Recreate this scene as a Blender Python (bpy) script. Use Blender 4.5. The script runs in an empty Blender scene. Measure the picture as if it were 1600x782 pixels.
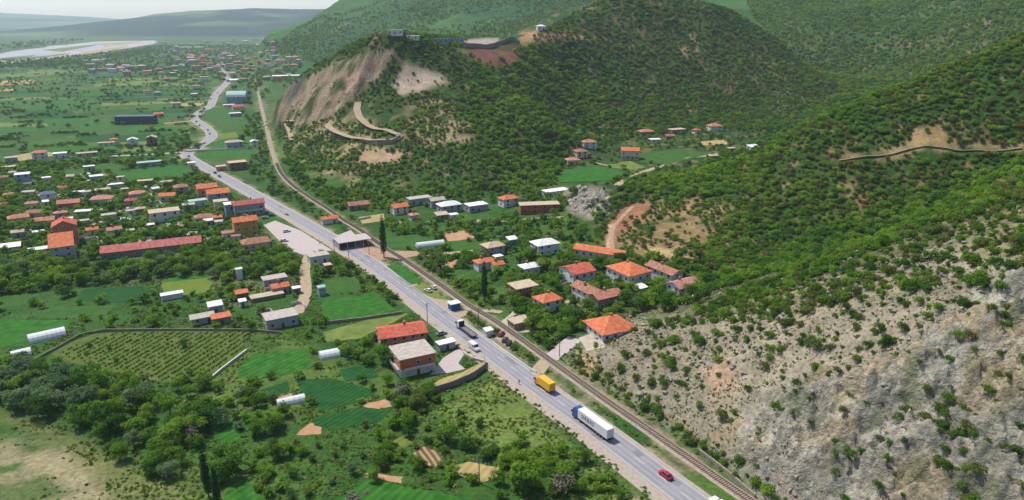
import bpy, bmesh, math, random
import numpy as np
from mathutils import Vector, Matrix

RND = random.Random(11)
NR = np.random.default_rng(11)
SCN = bpy.context.scene
COL = SCN.collection

# ------------------------------------------------------------------ camera, sky, sun, exposure
H, F, PITCH = 115.0, 1100.0, math.radians(18.2)      # camera height (m), focal length in 1600-px pixels, tilt
cam_d = bpy.data.cameras.new('camera')
cam_d.sensor_width = 36.0
cam_d.lens = 36.0 * F / 1600.0
cam_d.clip_start, cam_d.clip_end = 1.0, 60000.0
cam = bpy.data.objects.new('camera', cam_d)
COL.objects.link(cam)
cam.location = (0, 0, H)
cam.rotation_euler = (math.radians(90) - PITCH, 0, 0)
SCN.camera = cam

SUN_EL = math.radians(60)
SUN_AZ = Vector((-0.84, 0.54))                        # horizontal direction towards the sun
world = bpy.data.worlds.new('World')
SCN.world = world
world.use_nodes = True
wn = world.node_tree.nodes
wl = world.node_tree.links
sky = wn.new('ShaderNodeTexSky')
sky.sky_type = 'NISHITA'
sky.sun_disc = False
sky.sun_elevation = SUN_EL
sky.sun_rotation = math.atan2(SUN_AZ.x, SUN_AZ.y)
sky.air_density, sky.dust_density, sky.ozone_density = 1.0, 1.1, 2.5
wl.new(sky.outputs[0], wn['Background'].inputs[0])
wn['Background'].inputs[1].default_value = 0.142

sun_d = bpy.data.lights.new('sun', 'SUN')
sun_d.energy = 4.7
sun_d.angle = math.radians(0.53)
sun_d.color = (1.0, 0.955, 0.88)
sun = bpy.data.objects.new('sun', sun_d)
COL.objects.link(sun)
_sd = Vector((SUN_AZ.x, SUN_AZ.y, 0)).normalized() * math.cos(SUN_EL) + Vector((0, 0, math.sin(SUN_EL)))
sun.rotation_euler = _sd.to_track_quat('Z', 'Y').to_euler()
sun.location = (-300, 200, 500)

vs = SCN.view_settings
vs.view_transform, vs.look, vs.exposure, vs.gamma = 'Standard', 'None', 0.36, 1.0
vs.use_curve_mapping = False
cy = SCN.cycles
cy.max_bounces, cy.diffuse_bounces, cy.glossy_bounces = 5, 2, 2
cy.transmission_bounces, cy.transparent_max_bounces, cy.volume_bounces = 2, 4, 2
cy.use_denoising = True
cy.caustics_reflective = cy.caustics_refractive = False

# ------------------------------------------------------------------ helpers: picture <-> place
SP, CP = math.sin(PITCH), math.cos(PITCH)
def ray(u, v):
    return (u - 800.0), F * CP - (v - 391.0) * SP, F * SP + (v - 391.0) * CP      # right, forward, down
def pix(u, v, z=0.0):
    r, w, d = ray(u, v)
    k = (H - z) / max(d, 1e-3)
    return (r * k, w * k)
def pixY(u, v, Y):
    r, w, d = ray(u, v)
    k = Y / w
    return (r * k, Y, H - d * k)
def proj(x, y, z):
    fw = y * CP + (H - z) * SP
    fw = np.maximum(fw, 1.0)
    dn = (H - z) * CP - y * SP
    return 800.0 + F * x / fw, 391.0 + F * dn / fw, fw

# ------------------------------------------------------------------ noise
def vnoise(x, y, seed=0):
    xi, yi = np.floor(x), np.floor(y)
    xf, yf = x - xi, y - yi
    xi, yi = xi.astype(np.int64), yi.astype(np.int64)
    def h(a, b):
        n = (a * 374761393 + b * 668265263 + seed * 1442695041) & 0x7fffffff
        n = ((n ^ (n >> 13)) * 1274126177) & 0x7fffffff
        return ((n ^ (n >> 16)) & 0xffff) / 65535.0
    sx, sy = xf * xf * (3 - 2 * xf), yf * yf * (3 - 2 * yf)
    a, b, c, d = h(xi, yi), h(xi + 1, yi), h(xi, yi + 1), h(xi + 1, yi + 1)
    return (a + (b - a) * sx) * (1 - sy) + (c + (d - c) * sx) * sy
def fbm(x, y, scale, octv=4, seed=0, ridged=False):
    t, amp, tot = np.zeros_like(x, dtype=float), 1.0, 0.0
    for i in range(octv):
        a = 0.6 + i * 1.3
        X = (x * math.cos(a) - y * math.sin(a)) / scale + i * 17.3
        Y = (x * math.sin(a) + y * math.cos(a)) / scale - i * 9.1
        n = vnoise(X, Y, seed + i)
        n = 1 - np.abs(2 * n - 1) if ridged else n
        t += amp * n
        tot += amp
        amp *= 0.5
        scale *= 0.5
    return t / tot
def sstep(x, a, b):
    t = np.clip((x - a) / (b - a), 0, 1)
    return t * t * (3 - 2 * t)
def inpoly(px, py, poly):
    px, py = np.asarray(px, float), np.asarray(py, float)
    ins = np.zeros(px.shape, bool)
    n = len(poly)
    for i in range(n):
        x1, y1 = poly[i]
        x2, y2 = poly[(i + 1) % n]
        if y1 == y2:
            continue
        c = ((y1 > py) != (y2 > py)) & (px < (x2 - x1) * (py - y1) / (y2 - y1) + x1)
        ins ^= c
    return ins
def polydist(px, py, line):
    """distance from points to a polyline"""
    best = np.full(np.shape(px), 1e9)
    for (x1, y1), (x2, y2) in zip(line[:-1], line[1:]):
        dx, dy = x2 - x1, y2 - y1
        L = dx * dx + dy * dy + 1e-9
        t = np.clip(((px - x1) * dx + (py - y1) * dy) / L, 0, 1)
        best = np.minimum(best, np.hypot(px - x1 - t * dx, py - y1 - t * dy))
    return best
def polyedge(px, py, poly, soft):
    """1 inside, 0 outside, soft over `soft` units about the edge"""
    d = polydist(px, py, list(poly) + [poly[0]])
    s = np.where(inpoly(px, py, poly), d, -d)
    return sstep(s, -soft, soft)

# ------------------------------------------------------------------ the lie of the land
ROAD_PX = [(1145, 830), (1046, 756), (930, 668), (843, 606), (760, 545), (690, 493), (620, 440), (560, 398), (495, 359), (430, 322),
           (370, 288), (325, 264), (296, 247), (292, 241), (304, 233), (322, 222), (331, 213), (326, 203), (313, 193), (303, 185), (312, 176), (328, 166),
           (333, 156), (336, 149), (345, 139), (354, 130), (356, 122), (354, 114), (347, 104), (352, 96), (362, 88), (372, 80)]
RAIL_PX = [(1245, 830), (1169, 782), (1074, 716), (1009, 670), (951, 630), (909, 600), (855, 561), (804, 524), (771, 501), (731, 477), (695, 451),
           (659, 426), (633, 408), (598, 386), (564, 361), (536, 344), (510, 326), (482, 308), (456, 289), (438, 269), (428, 243), (422, 222), (417, 200), (410, 173),
           (405, 152), (401, 129), (396, 108)]
def catmull(pts, n=8):
    out = []
    P = [pts[0]] + list(pts) + [pts[-1]]
    for i in range(1, len(P) - 2):
        p0, p1, p2, p3 = [np.array(q, float) for q in P[i - 1:i + 3]]
        for j in range(n):
            t = j / n
            out.append(tuple(0.5 * ((2 * p1) + (-p0 + p2) * t + (2 * p0 - 5 * p1 + 4 * p2 - p3) * t * t + (-p0 + 3 * p1 - 3 * p2 + p3) * t ** 3)))
    out.append(tuple(map(float, pts[-1])))
    return out
def resample(line, step):
    a = np.array(line)
    s = np.concatenate([[0], np.cumsum(np.hypot(*np.diff(a, axis=0).T))])
    t = np.arange(0, s[-1], step)
    return list(zip(np.interp(t, s, a[:, 0]), np.interp(t, s, a[:, 1])))
ROAD = catmull([pix(*p) for p in ROAD_PX])
RAIL = catmull([pix(*p) for p in RAIL_PX])

foot = sorted([(y, x + 6.0) for x, y in RAIL])
foot = [(0, foot[0][1] + 40)] + foot + [(2000, -680), (2860, -940), (4200, -1150), (20000, -1500)]
FY, FX = np.array([a for a, b in foot]), np.array([b for a, b in foot])
def foot_t(x, y):
    return (x - np.interp(y, FY, FX)) * 0.82

ctrl = []
def V(u, v, Y): ctrl.append(pixY(u, v, Y))
def W(x, y, z): ctrl.append((x, y, z))
for x, y in RAIL[::5]: W(x + 4, y, 0)
for x, y in RAIL[::9]: W(x - 60, y, 0)
# rocky spur beside the railway
for a in [(118, 90, 22), (105, 120, 23), (140, 120, 50), (180, 120, 74), (225, 120, 98), (82, 160, 20), (113, 160, 43), (150, 160, 64), (190, 160, 84), (250, 160, 108),
          (50, 200, 8), (80, 200, 25), (112, 200, 42), (152, 200, 60), (205, 200, 82), (280, 200, 108), (150, 60, 40), (230, 60, 80), (330, 60, 120),
          (28, 232, 2), (330, 150, 125), (450, 200, 150)]: W(*a)
V(1600, 256, 262); V(1450, 346, 250); V(1300, 398, 241); V(1200, 436, 240); V(1100, 478, 240); V(1010, 512, 238)
W(260, 275, 84); W(340, 290, 110)
# gully behind the spur, and the ground under the houses
for a in [(82, 284, 6), (125, 296, 9), (172, 308, 17), (225, 316, 30), (290, 322, 50), (380, 330, 80),
          (58, 282, 5), (30, 282, 4), (15, 260, 2), (0, 290, 1.5), (45, 308, 5.5), (20, 330, 4), (-20, 330, 1), (-5, 375, 2), (-50, 390, 0.5), (-90, 430, 0.5), (40, 420, 5), (85, 302, 9), (10, 440, 3), (-40, 440, 1)]: W(*a)
# ridge with the track, running up to the frame's edge
V(905, 318, 424); V(940, 300, 428); V(1000, 288, 426); V(1060, 292, 420); V(1110, 280, 418); V(1180, 248, 420); V(1240, 214, 422); V(1300, 186, 425); V(1370, 158, 430); V(1480, 110, 440); V(1600, 58, 450)
W(400, 470, 128); W(520, 520, 155); W(700, 600, 180); W(520, 350, 150)
# side valley behind it
for a in [(102, 600, 8), (55, 500, 7), (40, 555, 8), (75, 480, 8), (130, 540, 9), (175, 640, 12), (150, 500, 10), (215, 520, 15), (300, 560, 26), (200, 580, 14), (62, 664, 10), (123, 690, 13), (198, 735, 15),
          (250, 690, 19), (330, 720, 26), (430, 800, 34), (31, 473, 4), (-10, 462, 2)]: W(*a)
# the hill with the slide scar and the hairpin road
V(600, 56, 665); V(640, 60, 672); V(565, 66, 705); V(585, 59, 695); V(615, 55, 692); V(650, 59, 695); V(540, 77, 720); V(490, 107, 760); V(450, 142, 765); V(430, 167, 790)
V(600, 220, 545); V(650, 120, 640); V(700, 200, 560); V(560, 160, 625); V(480, 200, 650); V(520, 250, 545); V(750, 250, 512); V(660, 270, 495)
V(720, 64, 715); V(800, 66, 750); V(860, 46, 815); V(900, 26, 870); V(980, -12, 945); V(1060, -8, 960); V(1130, 14, 950); V(1200, 56, 925); V(1260, 106, 900); V(1330, 142, 880)
V(900, 130, 780); V(1000, 100, 830); V(820, 160, 622); V(1100, 120, 830); V(860, 210, 580); V(760, 130, 650)
V(930, 60, 850); V(1060, 40, 900)
for a in [(-300, 880, 0), (-200, 900, 25), (-60, 850, 60), (-330, 1000, 0), (-250, 1200, 15), (350, 1130, 42), (150, 1180, 66), (0, 1080, 66), (470, 960, 36), (560, 880, 52)]: W(*a)
# mountain behind on the right
V(1340, 118, 1060); V(1450, 90, 1000); V(1600, 30, 950); V(1400, 0, 1450); V(1400, -90, 1800); V(1100, -2, 1650); V(1000, -30, 1900); V(1600, -60, 1250); V(1250, 30, 1250); V(1200, -60, 2100)
W(1200, 1500, 330); W(1600, 2400, 520); W(900, 2400, 420); W(1400, 900, 240)
# mountain behind on the left
V(540, -1, 2300); V(490, 25, 2350); V(460, 45, 2400); V(425, 74, 2500); V(700, -60, 2300); V(900, -60, 2200); V(700, 60, 1450); V(850, 30, 1650); V(600, 44, 1750); V(560, 60, 1750); V(490, 85, 1700); V(760, 10, 1900)
W(-380, 1300, 12); W(-550, 1650, 2); W(-400, 3000, 260); W(200, 3000, 420); W(-900, 3400, 40); W(-700, 3600, 160); W(900, 3600, 600); W(-1000, 4300, 0)
W(-480, 1500, 5)
CT = np.array(ctrl)
_c2 = 36.0
def _phi(a, b):
    return np.sqrt(((a[:, None, :] - b[None, :, :]) ** 2).sum(-1) + _c2)
_n = len(CT)
_A = np.zeros((_n + 1, _n + 1))
_A[:_n, :_n] = _phi(CT[:, :2], CT[:, :2]) + np.eye(_n) * -0.6
_A[:_n, _n] = _A[_n, :_n] = 1
_w = np.linalg.solve(_A, np.concatenate([CT[:, 2], [0]]))
def rbf(x, y):
    out = np.empty(x.shape)
    P = np.stack([x, y], -1)
    for i in range(0, len(x), 20000):
        out[i:i + 20000] = _phi(P[i:i + 20000], CT[:, :2]) @ _w[:_n] + _w[_n]
    return out

ROCK_PX = [(1640, 400), (1560, 430), (1480, 500), (1400, 560), (1300, 590), (1215, 610), (1165, 650), (1150, 700), (1185, 760), (1200, 840), (1700, 840)]
OUTCROP_PX = [(880, 302), (905, 286), (945, 296), (960, 330), (930, 345), (890, 330)]
CLIFF_PX = [(440, 140), (500, 112), (560, 85), (615, 78), (600, 110), (560, 150), (520, 180), (470, 200), (430, 190)]
def height(x, y):
    z = np.zeros(x.shape)
    t = foot_t(x, y)
    m = (t > -2) & (y < 5200)
    if m.any():
        xm, ym, tm = x[m], y[m], t[m]
        zz = np.maximum(rbf(xm, ym), 0)
        hill = sstep(zz, 3, 26)
        far = sstep(ym, 800, 1700)
        near = 1 - sstep(ym, 380, 520)
        zz = zz + hill * ((fbm(xm, ym, 70, 4, 3) - 0.5) * (9 + 5 * far) + (fbm(xm, ym, 260, 3, 5, True) - 0.62) * 60 * far
                          + (fbm(xm, ym, 90, 3, 9, True) - 0.6) * 9 * sstep(ym, 420, 560)
                          + (fbm(xm, ym, 16, 3, 21) - 0.5) * 2.2)
        u, v, _ = proj(xm, ym, zz)
        rk = np.maximum(polyedge(u, v, ROCK_PX, 40), polyedge(u, v, OUTCROP_PX, 8)) * (ym < 470)
        crag = fbm(xm + 0.35 * zz, ym + 0.2 * zz, 11, 5, 31, True)
        led = zz / 5.0 + (fbm(xm, ym, 24, 3, 47) - 0.5) * 2.2
        fr = led - np.floor(led)
        zz = zz + rk * sstep(tm, 1, 12) * ((crag - 0.55) * 9.0 + (sstep(fr, 0.35, 0.8) - fr) * 5.0 + (fbm(xm, ym, 3.4, 3, 44, True) - 0.5) * 3.6)
        zz = zz + (1 - rk) * near * hill * (fbm(xm, ym, 5, 2, 61) - 0.5) * 1.0
        cl = polyedge(u, v, CLIFF_PX, 10) * (ym > 560) * (ym < 900)
        zz = zz + cl * ((fbm(xm, ym, 22, 4, 71, True) - 0.55) * 17 + (fbm(xm, ym, 9, 3, 73, True) - 0.5) * 6)
        z[m] = np.maximum(zz, 0) * sstep(tm, -1, 7)
    # far hills across the plain
    r = np.interp(x, [-9000, -4300, -3380, -2850, -2250, -1800, -900, 2000], [0, 0, 82, 158, 172, 160, 190, 260])
    z2 = r * sstep(y, 4500, 6300) * (1 + 0.7 * (fbm(x, y, 900, 5, 81, True) - 0.62))
    r3 = np.interp(x, [-16000, -11000, -8500, -7600, -6500, -5300, -3000, 4000], [330, 290, 235, 205, 150, 90, 90, 120])
    z3 = r3 * sstep(y, 7600, 9200) * (1 + 0.5 * (fbm(x, y, 1500, 5, 85, True) - 0.62))
    r4 = np.interp(x, [-16000, -9000, -6800, -5600, -4300], [120, 110, 90, 40, 0])
    z4 = r4 * sstep(y, 6400, 7600) * (1 - sstep(y, 7900, 9500)) * (0.5 + fbm(x, y, 900, 3, 91))
    return np.maximum(np.maximum(z, z2), np.maximum(z3, z4))

def axis(segs):
    out = []
    for a, b, s in segs:
        out.append(np.arange(a, b, s))
    return np.concatenate(out)
def geo(a, b, n):
    return np.geomspace(a, b, n)
GX = np.concatenate([-geo(13000, 620, 46), axis([(-600, -260, 10), (-260, 30, 3.4), (30, 175, 0.72), (175, 330, 2.0), (330, 700, 7)]), geo(700, 9000, 30)])
GY = np.concatenate([axis([(-60, 90, 15), (90, 250, 0.78), (250, 480, 1.9), (480, 860, 3.0), (860, 1200, 9)]), geo(1200, 10800, 105)])
GXX, GYY = np.meshgrid(GX, GY)
GZ = height(GXX.ravel(), GYY.ravel()).reshape(GXX.shape)
def hz(x, y):
    x, y = np.asarray(x, float), np.asarray(y, float)
    i = np.clip(np.searchsorted(GX, x) - 1, 0, len(GX) - 2)
    j = np.clip(np.searchsorted(GY, y) - 1, 0, len(GY) - 2)
    a = np.clip((x - GX[i]) / (GX[i + 1] - GX[i]), 0, 1)
    b = np.clip((y - GY[j]) / (GY[j + 1] - GY[j]), 0, 1)
    return (GZ[j, i] * (1 - a) + GZ[j, i + 1] * a) * (1 - b) + (GZ[j + 1, i] * (1 - a) + GZ[j + 1, i + 1] * a) * b
_K = np.geomspace(0.06, 12, 1400)
def onground(u, v):
    """where the sight line through a picture point meets the land: x, y, z"""
    r, w, d = ray(u, v)
    zz = H - d * _K
    g = hz(r * _K, w * _K)
    i = int(np.argmax(zz <= g))
    if i == 0:
        i = 1
    lo, hi = _K[i - 1], _K[i]
    for _ in range(14):
        m = (lo + hi) / 2
        if H - d * m <= float(hz(r * m, w * m)): hi = m
        else: lo = m
    return (r * hi, w * hi, float(hz(r * hi, w * hi)))

# ------------------------------------------------------------------ materials
def lin(c):
    return tuple(((x / 255.0) / 12.92 if x <= 10 else ((x / 255.0 + 0.055) / 1.055) ** 2.4) for x in c)
MATS = {}
def mat(name, rgb, rough=0.8, var=0.18, scale=1.2, bump=0.0, spec=0.25, metal=0.0, stripe=None, gain=0.68, var2=None):
    """procedural surface: base colour (sRGB as seen on the thing), broken up by two scales of noise"""
    if name in MATS:
        return MATS[name]
    m = bpy.data.materials.new(name)
    m.use_nodes = True
    nt = m.node_tree
    N, L = nt.nodes, nt.links
    b = N['Principled BSDF']
    c = [x * gain for x in lin(rgb)]
    b.inputs['Roughness'].default_value = rough
    b.inputs['Specular IOR Level'].default_value = spec
    b.inputs['Metallic'].default_value = metal
    tc = N.new('ShaderNodeTexCoord')
    no = N.new('ShaderNodeTexNoise')
    no.inputs['Scale'].default_value = scale
    no.inputs['Detail'].default_value = 5
    L.new(tc.outputs['Object'], no.inputs['Vector'])
    rp = N.new('ShaderNodeValToRGB')
    rp.color_ramp.elements[0].position, rp.color_ramp.elements[1].position = 0.3, 0.7
    rp.color_ramp.elements[0].color = (*[max(0, x * (1 - var)) for x in c], 1)
    c2 = [x * gain for x in lin(var2)] if var2 else [min(1, x * (1 + var)) for x in c]
    rp.color_ramp.elements[1].color = (*c2, 1)
    L.new(no.outputs[0], rp.inputs[0])
    out = rp.outputs[0]
    if stripe:                                   # (direction angle, period m, strength): furrows, tile courses, sheet ribs
        ang, per, st = stripe
        mp = N.new('ShaderNodeMapping')
        mp.inputs['Rotation'].default_value = (0, 0, ang)
        L.new(tc.outputs['Object'], mp.inputs['Vector'])
        wv = N.new('ShaderNodeTexWave')
        wv.inputs['Scale'].default_value = 0.314 / per
        wv.inputs['Distortion'].default_value = 1.2
        wv.inputs['Detail Scale'].default_value = 0.6
        L.new(mp.outputs[0], wv.inputs['Vector'])
        mx = N.new('ShaderNodeMix')
        mx.data_type, mx.blend_type = 'RGBA', 'MULTIPLY'
        mx.inputs[0].default_value = st
        L.new(out, mx.inputs[6])
        L.new(wv.outputs['Color'], mx.inputs[7])
        out = mx.outputs[2]
    L.new(out, b.inputs['Base Color'])
    if bump:
        n2 = N.new('ShaderNodeTexNoise')
        n2.inputs['Scale'].default_value = scale * 3
        n2.inputs['Detail'].default_value = 4
        L.new(tc.outputs['Object'], n2.inputs['Vector'])
        bp = N.new('ShaderNodeBump')
        bp.inputs['Strength'].default_value = 0.6
        bp.inputs['Distance'].default_value = bump
        L.new(n2.outputs[0], bp.inputs['Height'])
        L.new(bp.outputs[0], b.inputs['Normal'])
    MATS[name] = m
    return m
def leafmat(name, dark, light, transl=0.45):
    """leaves: each leaf clump and each plant varies between two greens; some light passes through"""
    if name in MATS:
        return MATS[name]
    m = bpy.data.materials.new(name)
    m.use_nodes = True
    nt = m.node_tree
    N, L = nt.nodes, nt.links
    N.remove(N['Principled BSDF'])
    oi, ge = N.new('ShaderNodeObjectInfo'), N.new('ShaderNodeNewGeometry')
    ad = N.new('ShaderNodeMath')
    ad.operation = 'MULTIPLY_ADD'
    ad.inputs[1].default_value, = (0.45,)
    L.new(ge.outputs['Random Per Island'], ad.inputs[0])
    a2 = N.new('ShaderNodeMath')
    a2.operation = 'MULTIPLY'
    a2.inputs[1].default_value = 0.6
    L.new(oi.outputs['Random'], a2.inputs[0])
    L.new(a2.outputs[0], ad.inputs[2])
    mx = N.new('ShaderNodeMix')
    mx.data_type = 'RGBA'
    mx.inputs[6].default_value, mx.inputs[7].default_value = (*dark, 1), (*light, 1)
    L.new(ad.outputs[0], mx.inputs[0])
    df, tr, ms = N.new('ShaderNodeBsdfDiffuse'), N.new('ShaderNodeBsdfTranslucent'), N.new('ShaderNodeMixShader')
    tw = N.new('ShaderNodeMix')
    tw.data_type, tw.blend_type = 'RGBA', 'MULTIPLY'
    tw.inputs[0].default_value = 1.0
    tw.inputs[7].default_value = (1.5, 1.25, 0.7, 1)
    L.new(mx.outputs[2], tw.inputs[6])
    L.new(mx.outputs[2], df.inputs[0]); L.new(tw.outputs[2], tr.inputs[0])
    ms.inputs[0].default_value = transl
    L.new(df.outputs[0], ms.inputs[1]); L.new(tr.outputs[0], ms.inputs[2])
    L.new(ms.outputs[0], N['Material Output'].inputs[0])
    MATS[name] = m
    return m

# ------------------------------------------------------------------ object helpers
THINGS = []
def link(o, parent=None):
    COL.objects.link(o)
    if parent is not None:
        o.parent = parent
    return o
def mesh_obj(name, vs, fs, mats, parent=None, mi=None, smooth=False):
    me = bpy.data.meshes.new(name)
    me.from_pydata([tuple(map(float, v)) for v in vs], [], fs)
    for m in (mats if isinstance(mats, (list, tuple)) else [mats]):
        me.materials.append(m)
    if mi is not None:
        me.polygons.foreach_set('material_index', np.array(mi, dtype=np.int32))
    if smooth:
        me.polygons.foreach_set('use_smooth', np.ones(len(fs), bool))
    me.update()
    return link(bpy.data.objects.new(name, me), parent)
def share_obj(name, me, parent=None, loc=(0, 0, 0), rot=(0, 0, 0), sc=(1, 1, 1)):
    o = bpy.data.objects.new(name, me)
    o.location, o.rotation_euler, o.scale = loc, rot, sc
    return link(o, parent)
def tag(o, label=None, cat=None, group=None, kind=None):
    if label: o['label'] = label
    if cat: o['category'] = cat
    if group: o['group'] = group
    if kind: o['kind'] = kind
    return o
def empty(name, loc, yaw=0.0, label=None, cat=None, group=None):
    o = bpy.data.objects.new(name, None)
    o.location, o.rotation_euler = loc, (0, 0, yaw)
    COL.objects.link(o)
    tag(o, label, cat, group)
    return o
def box(x0, x1, y0, y1, z0, z1):
    vs = [(x0, y0, z0), (x1, y0, z0), (x1, y1, z0), (x0, y1, z0), (x0, y0, z1), (x1, y0, z1), (x1, y1, z1), (x0, y1, z1)]
    fs = [(3, 2, 1, 0), (4, 5, 6, 7), (0, 1, 5, 4), (1, 2, 6, 5), (2, 3, 7, 6), (3, 0, 4, 7)]
    return vs, fs
class MB:
    """collects shapes that make ONE part"""
    def __init__(s): s.v, s.f, s.m = [], [], []
    def add(s, vf, mi=0):
        n = len(s.v)
        s.v += list(vf[0])
        s.f += [tuple(i + n for i in f) for f in vf[1]]
        s.m += [mi] * len(vf[1])
        return s
    def box(s, *a, mi=0): return s.add(box(*a), mi)
    def cyl(s, p, q, r0, r1=None, n=8, mi=0):
        r1 = r0 if r1 is None else r1
        p, q = Vector(p), Vector(q)
        ax = (q - p).normalized()
        a = ax.orthogonal().normalized()
        b = ax.cross(a)
        vs = [p + (a * math.cos(t) + b * math.sin(t)) * r0 for t in [2 * math.pi * i / n for i in range(n)]]
        vs += [q + (a * math.cos(t) + b * math.sin(t)) * r1 for t in [2 * math.pi * i / n for i in range(n)]]
        fs = [(i, (i + 1) % n, n + (i + 1) % n, n + i) for i in range(n)] + [tuple(range(n - 1, -1, -1)), tuple(range(n, 2 * n))]
        return s.add((vs, fs), mi)
    def build(s, name, mats, parent=None, smooth=False):
        return mesh_obj(name, s.v, s.f, mats, parent, s.m, smooth)

# ------------------------------------------------------------------ the ground sheet
HILLSOIL, GRASS_DRY = (158, 138, 104), (122, 128, 70)
def paint_ground():
    x, y, z = GXX.ravel(), GYY.ravel(), GZ.ravel()
    u, v, fw = proj(x, y, z)
    n1, n2, n3 = fbm(x, y, 45, 4, 101), fbm(x, y, 9, 3, 103), fbm(x, y, 160, 3, 105)
    def C(rgb): return np.array(lin(rgb)) * 0.74
    def mix(a, b, t): return a + (b - a) * np.clip(t, 0, 1)[:, None]
    base = np.tile(C((58, 92, 36)), (len(x), 1))
    base = mix(base, C((92, 110, 50))[None], sstep(n1, 0.45, 0.7) * 0.7)
    base = mix(base, C((42, 80, 30))[None], sstep(n2, 0.5, 0.75) * 0.7)
    hillm = sstep(z, 2, 10)
    hb = mix(np.tile(C((68, 82, 38)), (len(x), 1)), C((46, 74, 28))[None], sstep(n1, 0.35, 0.6))  # hillside greens darkened: shade between the shrubs put into the ground colour
    hb = mix(hb, C((132, 112, 80))[None], sstep(n2, 0.6, 0.74) * 0.75)
    base = mix(base, hb, hillm)
    fargreen = mix(np.tile(C((44, 82, 34)), (len(x), 1)), C((62, 98, 40))[None], sstep(n3, 0.4, 0.65))
    n6 = fbm(x, y, 700, 5, 107)
    fargreen = mix(fargreen, mix(np.tile(C((20, 46, 34)), (len(x), 1)), C((96, 116, 76))[None], sstep(n6, 0.46, 0.56)), sstep(y, 4300, 4700) * 0.9)
    base = mix(base, fargreen, sstep(y, 1000, 1400) * hillm)
    def P(poly, rgb, soft=8, amt=1.0, lo=None, ymax=1e9, ymin=-1e9):
        t = polyedge(u, v, poly, soft) * amt * ((y < ymax) & (y > ymin))
        if lo is not None:
            t = t * sstep(n2 * 0.6 + n1 * 0.4, lo, lo + 0.14)
        nonlocal base
        base = mix(base, C(rgb)[None], t)
    S = 460
    # stony slope above the railway
    P([(880, 560), (960, 500), (1080, 490), (1200, 450), (1330, 420), (1640, 330), (1640, 900), (1215, 800), (1130, 720), (1000, 640)], (142, 132, 112), 26, 0.95, ymax=300)
    P([(1050, 400), (1200, 420), (1350, 390), (1600, 260), (1600, 430), (1300, 470), (1080, 500)], (112, 112, 70), 26, 0.7, 0.4, ymax=300)
    P(ROCK_PX, (146, 143, 133), 34, 0.92, ymax=300)
    P(ROCK_PX, (172, 156, 130), 20, 0.75, 0.52, ymax=300)
    P([(1080, 590), (1130, 560), (1165, 580), (1140, 620), (1080, 625)], (160, 128, 102), 14, 0.6, 0.42, ymax=300)
    P([(1130, 640), (1165, 650), (1160, 690), (1110, 690)], (160, 134, 102), 10, 0.6, 0.42, ymax=300)
    P([(900, 560), (925, 545), (940, 580), (915, 590)], (172, 140, 106), 6, 0.8, 0.3, ymax=300)
    # brown spur and red scars above the village
    P([(960, 330), (1010, 310), (1090, 300), (1160, 330), (1170, 400), (1080, 410), (990, 400), (940, 370)], (146, 122, 86), 12, 0.9, 0.36, ymin=300, ymax=S)
    P([(955, 345), (985, 318), (1020, 320), (1000, 345), (960, 375)], (150, 104, 78), 6, 0.95, ymin=300, ymax=S)
    P([(950, 350), (962, 350), (958, 392), (946, 392)], (186, 152, 120), 3, 0.95, ymin=300, ymax=S)
    P([(1010, 385), (1060, 388), (1080, 402), (1030, 405), (1010, 400)], (176, 150, 104), 5, 0.9, ymin=290, ymax=S)
    P(OUTCROP_PX, (158, 150, 136), 7, 0.95, ymin=380, ymax=S)
    # track and terraces on the upper ridge
    P([(1300, 250), (1350, 240), (1420, 222), (1480, 215), (1600, 218), (1600, 236), (1480, 238), (1400, 250), (1310, 258)], (160, 138, 98), 5, 0.7, 0.42, ymin=250, ymax=S)
    P([(1425, 200), (1480, 196), (1480, 222), (1420, 226)], (168, 138, 96), 5, 0.8, 0.36, ymin=250, ymax=S)
    P([(1345, 285), (1375, 280), (1372, 330), (1330, 340), (1305, 320)], (150, 122, 84), 10, 0.5, 0.45, ymin=250, ymax=S)
    # slide scar and bare patches on the middle hill
    M = dict(ymin=430, ymax=1000)
    P(CLIFF_PX, (160, 142, 116), 7, 0.9, 0.36, **M)
    P([(590, 85), (612, 82), (608, 105), (575, 120), (540, 150), (520, 165), (500, 180), (470, 190), (495, 160), (540, 120)], (172, 146, 124), 7, 0.9, 0.3, **M)
    P([(445, 150), (470, 118), (478, 125), (462, 150), (450, 165)], (98, 96, 100), 4, 0.8, **M)
    P([(620, 125), (635, 98), (690, 118), (697, 128), (660, 142), (625, 150), (612, 135)], (178, 160, 138), 6, 0.95, 0.3, **M)
    P([(560, 235), (600, 232), (640, 240), (610, 258), (560, 255)], (186, 152, 124), 6, 0.9, **M)
    P([(640, 150), (720, 160), (740, 220), (680, 240), (630, 200)], (158, 136, 104), 14, 0.8, 0.42, **M)
    P([(735, 78), (812, 72), (812, 100), (770, 106), (740, 92)], (132, 84, 70), 5, 0.95, 0.25, **M)
    P([(812, 50), (930, 46), (930, 62), (860, 66), (812, 66)], (170, 134, 96), 4, 0.85, 0.38, **M)
    P([(722, 62), (780, 60), (780, 72), (722, 72)], (176, 160, 150), 3, 0.9, **M)
    P([(450, 180), (560, 180), (640, 250), (620, 300), (540, 300), (470, 260)], (150, 134, 96), 16, 0.8, 0.46, **M)
    P([(880, 190), (915, 183), (935, 205), (905, 212)], (150, 116, 86), 5, 0.8, **M)
    P([(950, 20), (1060, 20), (1200, 80), (1240, 130), (1100, 130), (980, 90)], (120, 106, 70), 20, 0.7, 0.42, ymin=600, ymax=1000)
    P([(1060, 70), (1085, 60), (1092, 85), (1066, 92)], (176, 142, 108), 4, 0.6, ymin=600, ymax=1000)
    P([(1195, 150), (1235, 138), (1265, 150), (1250, 190), (1205, 195)], (128, 126, 112), 9, 0.5, 0.42, ymin=600, ymax=1000)
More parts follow.
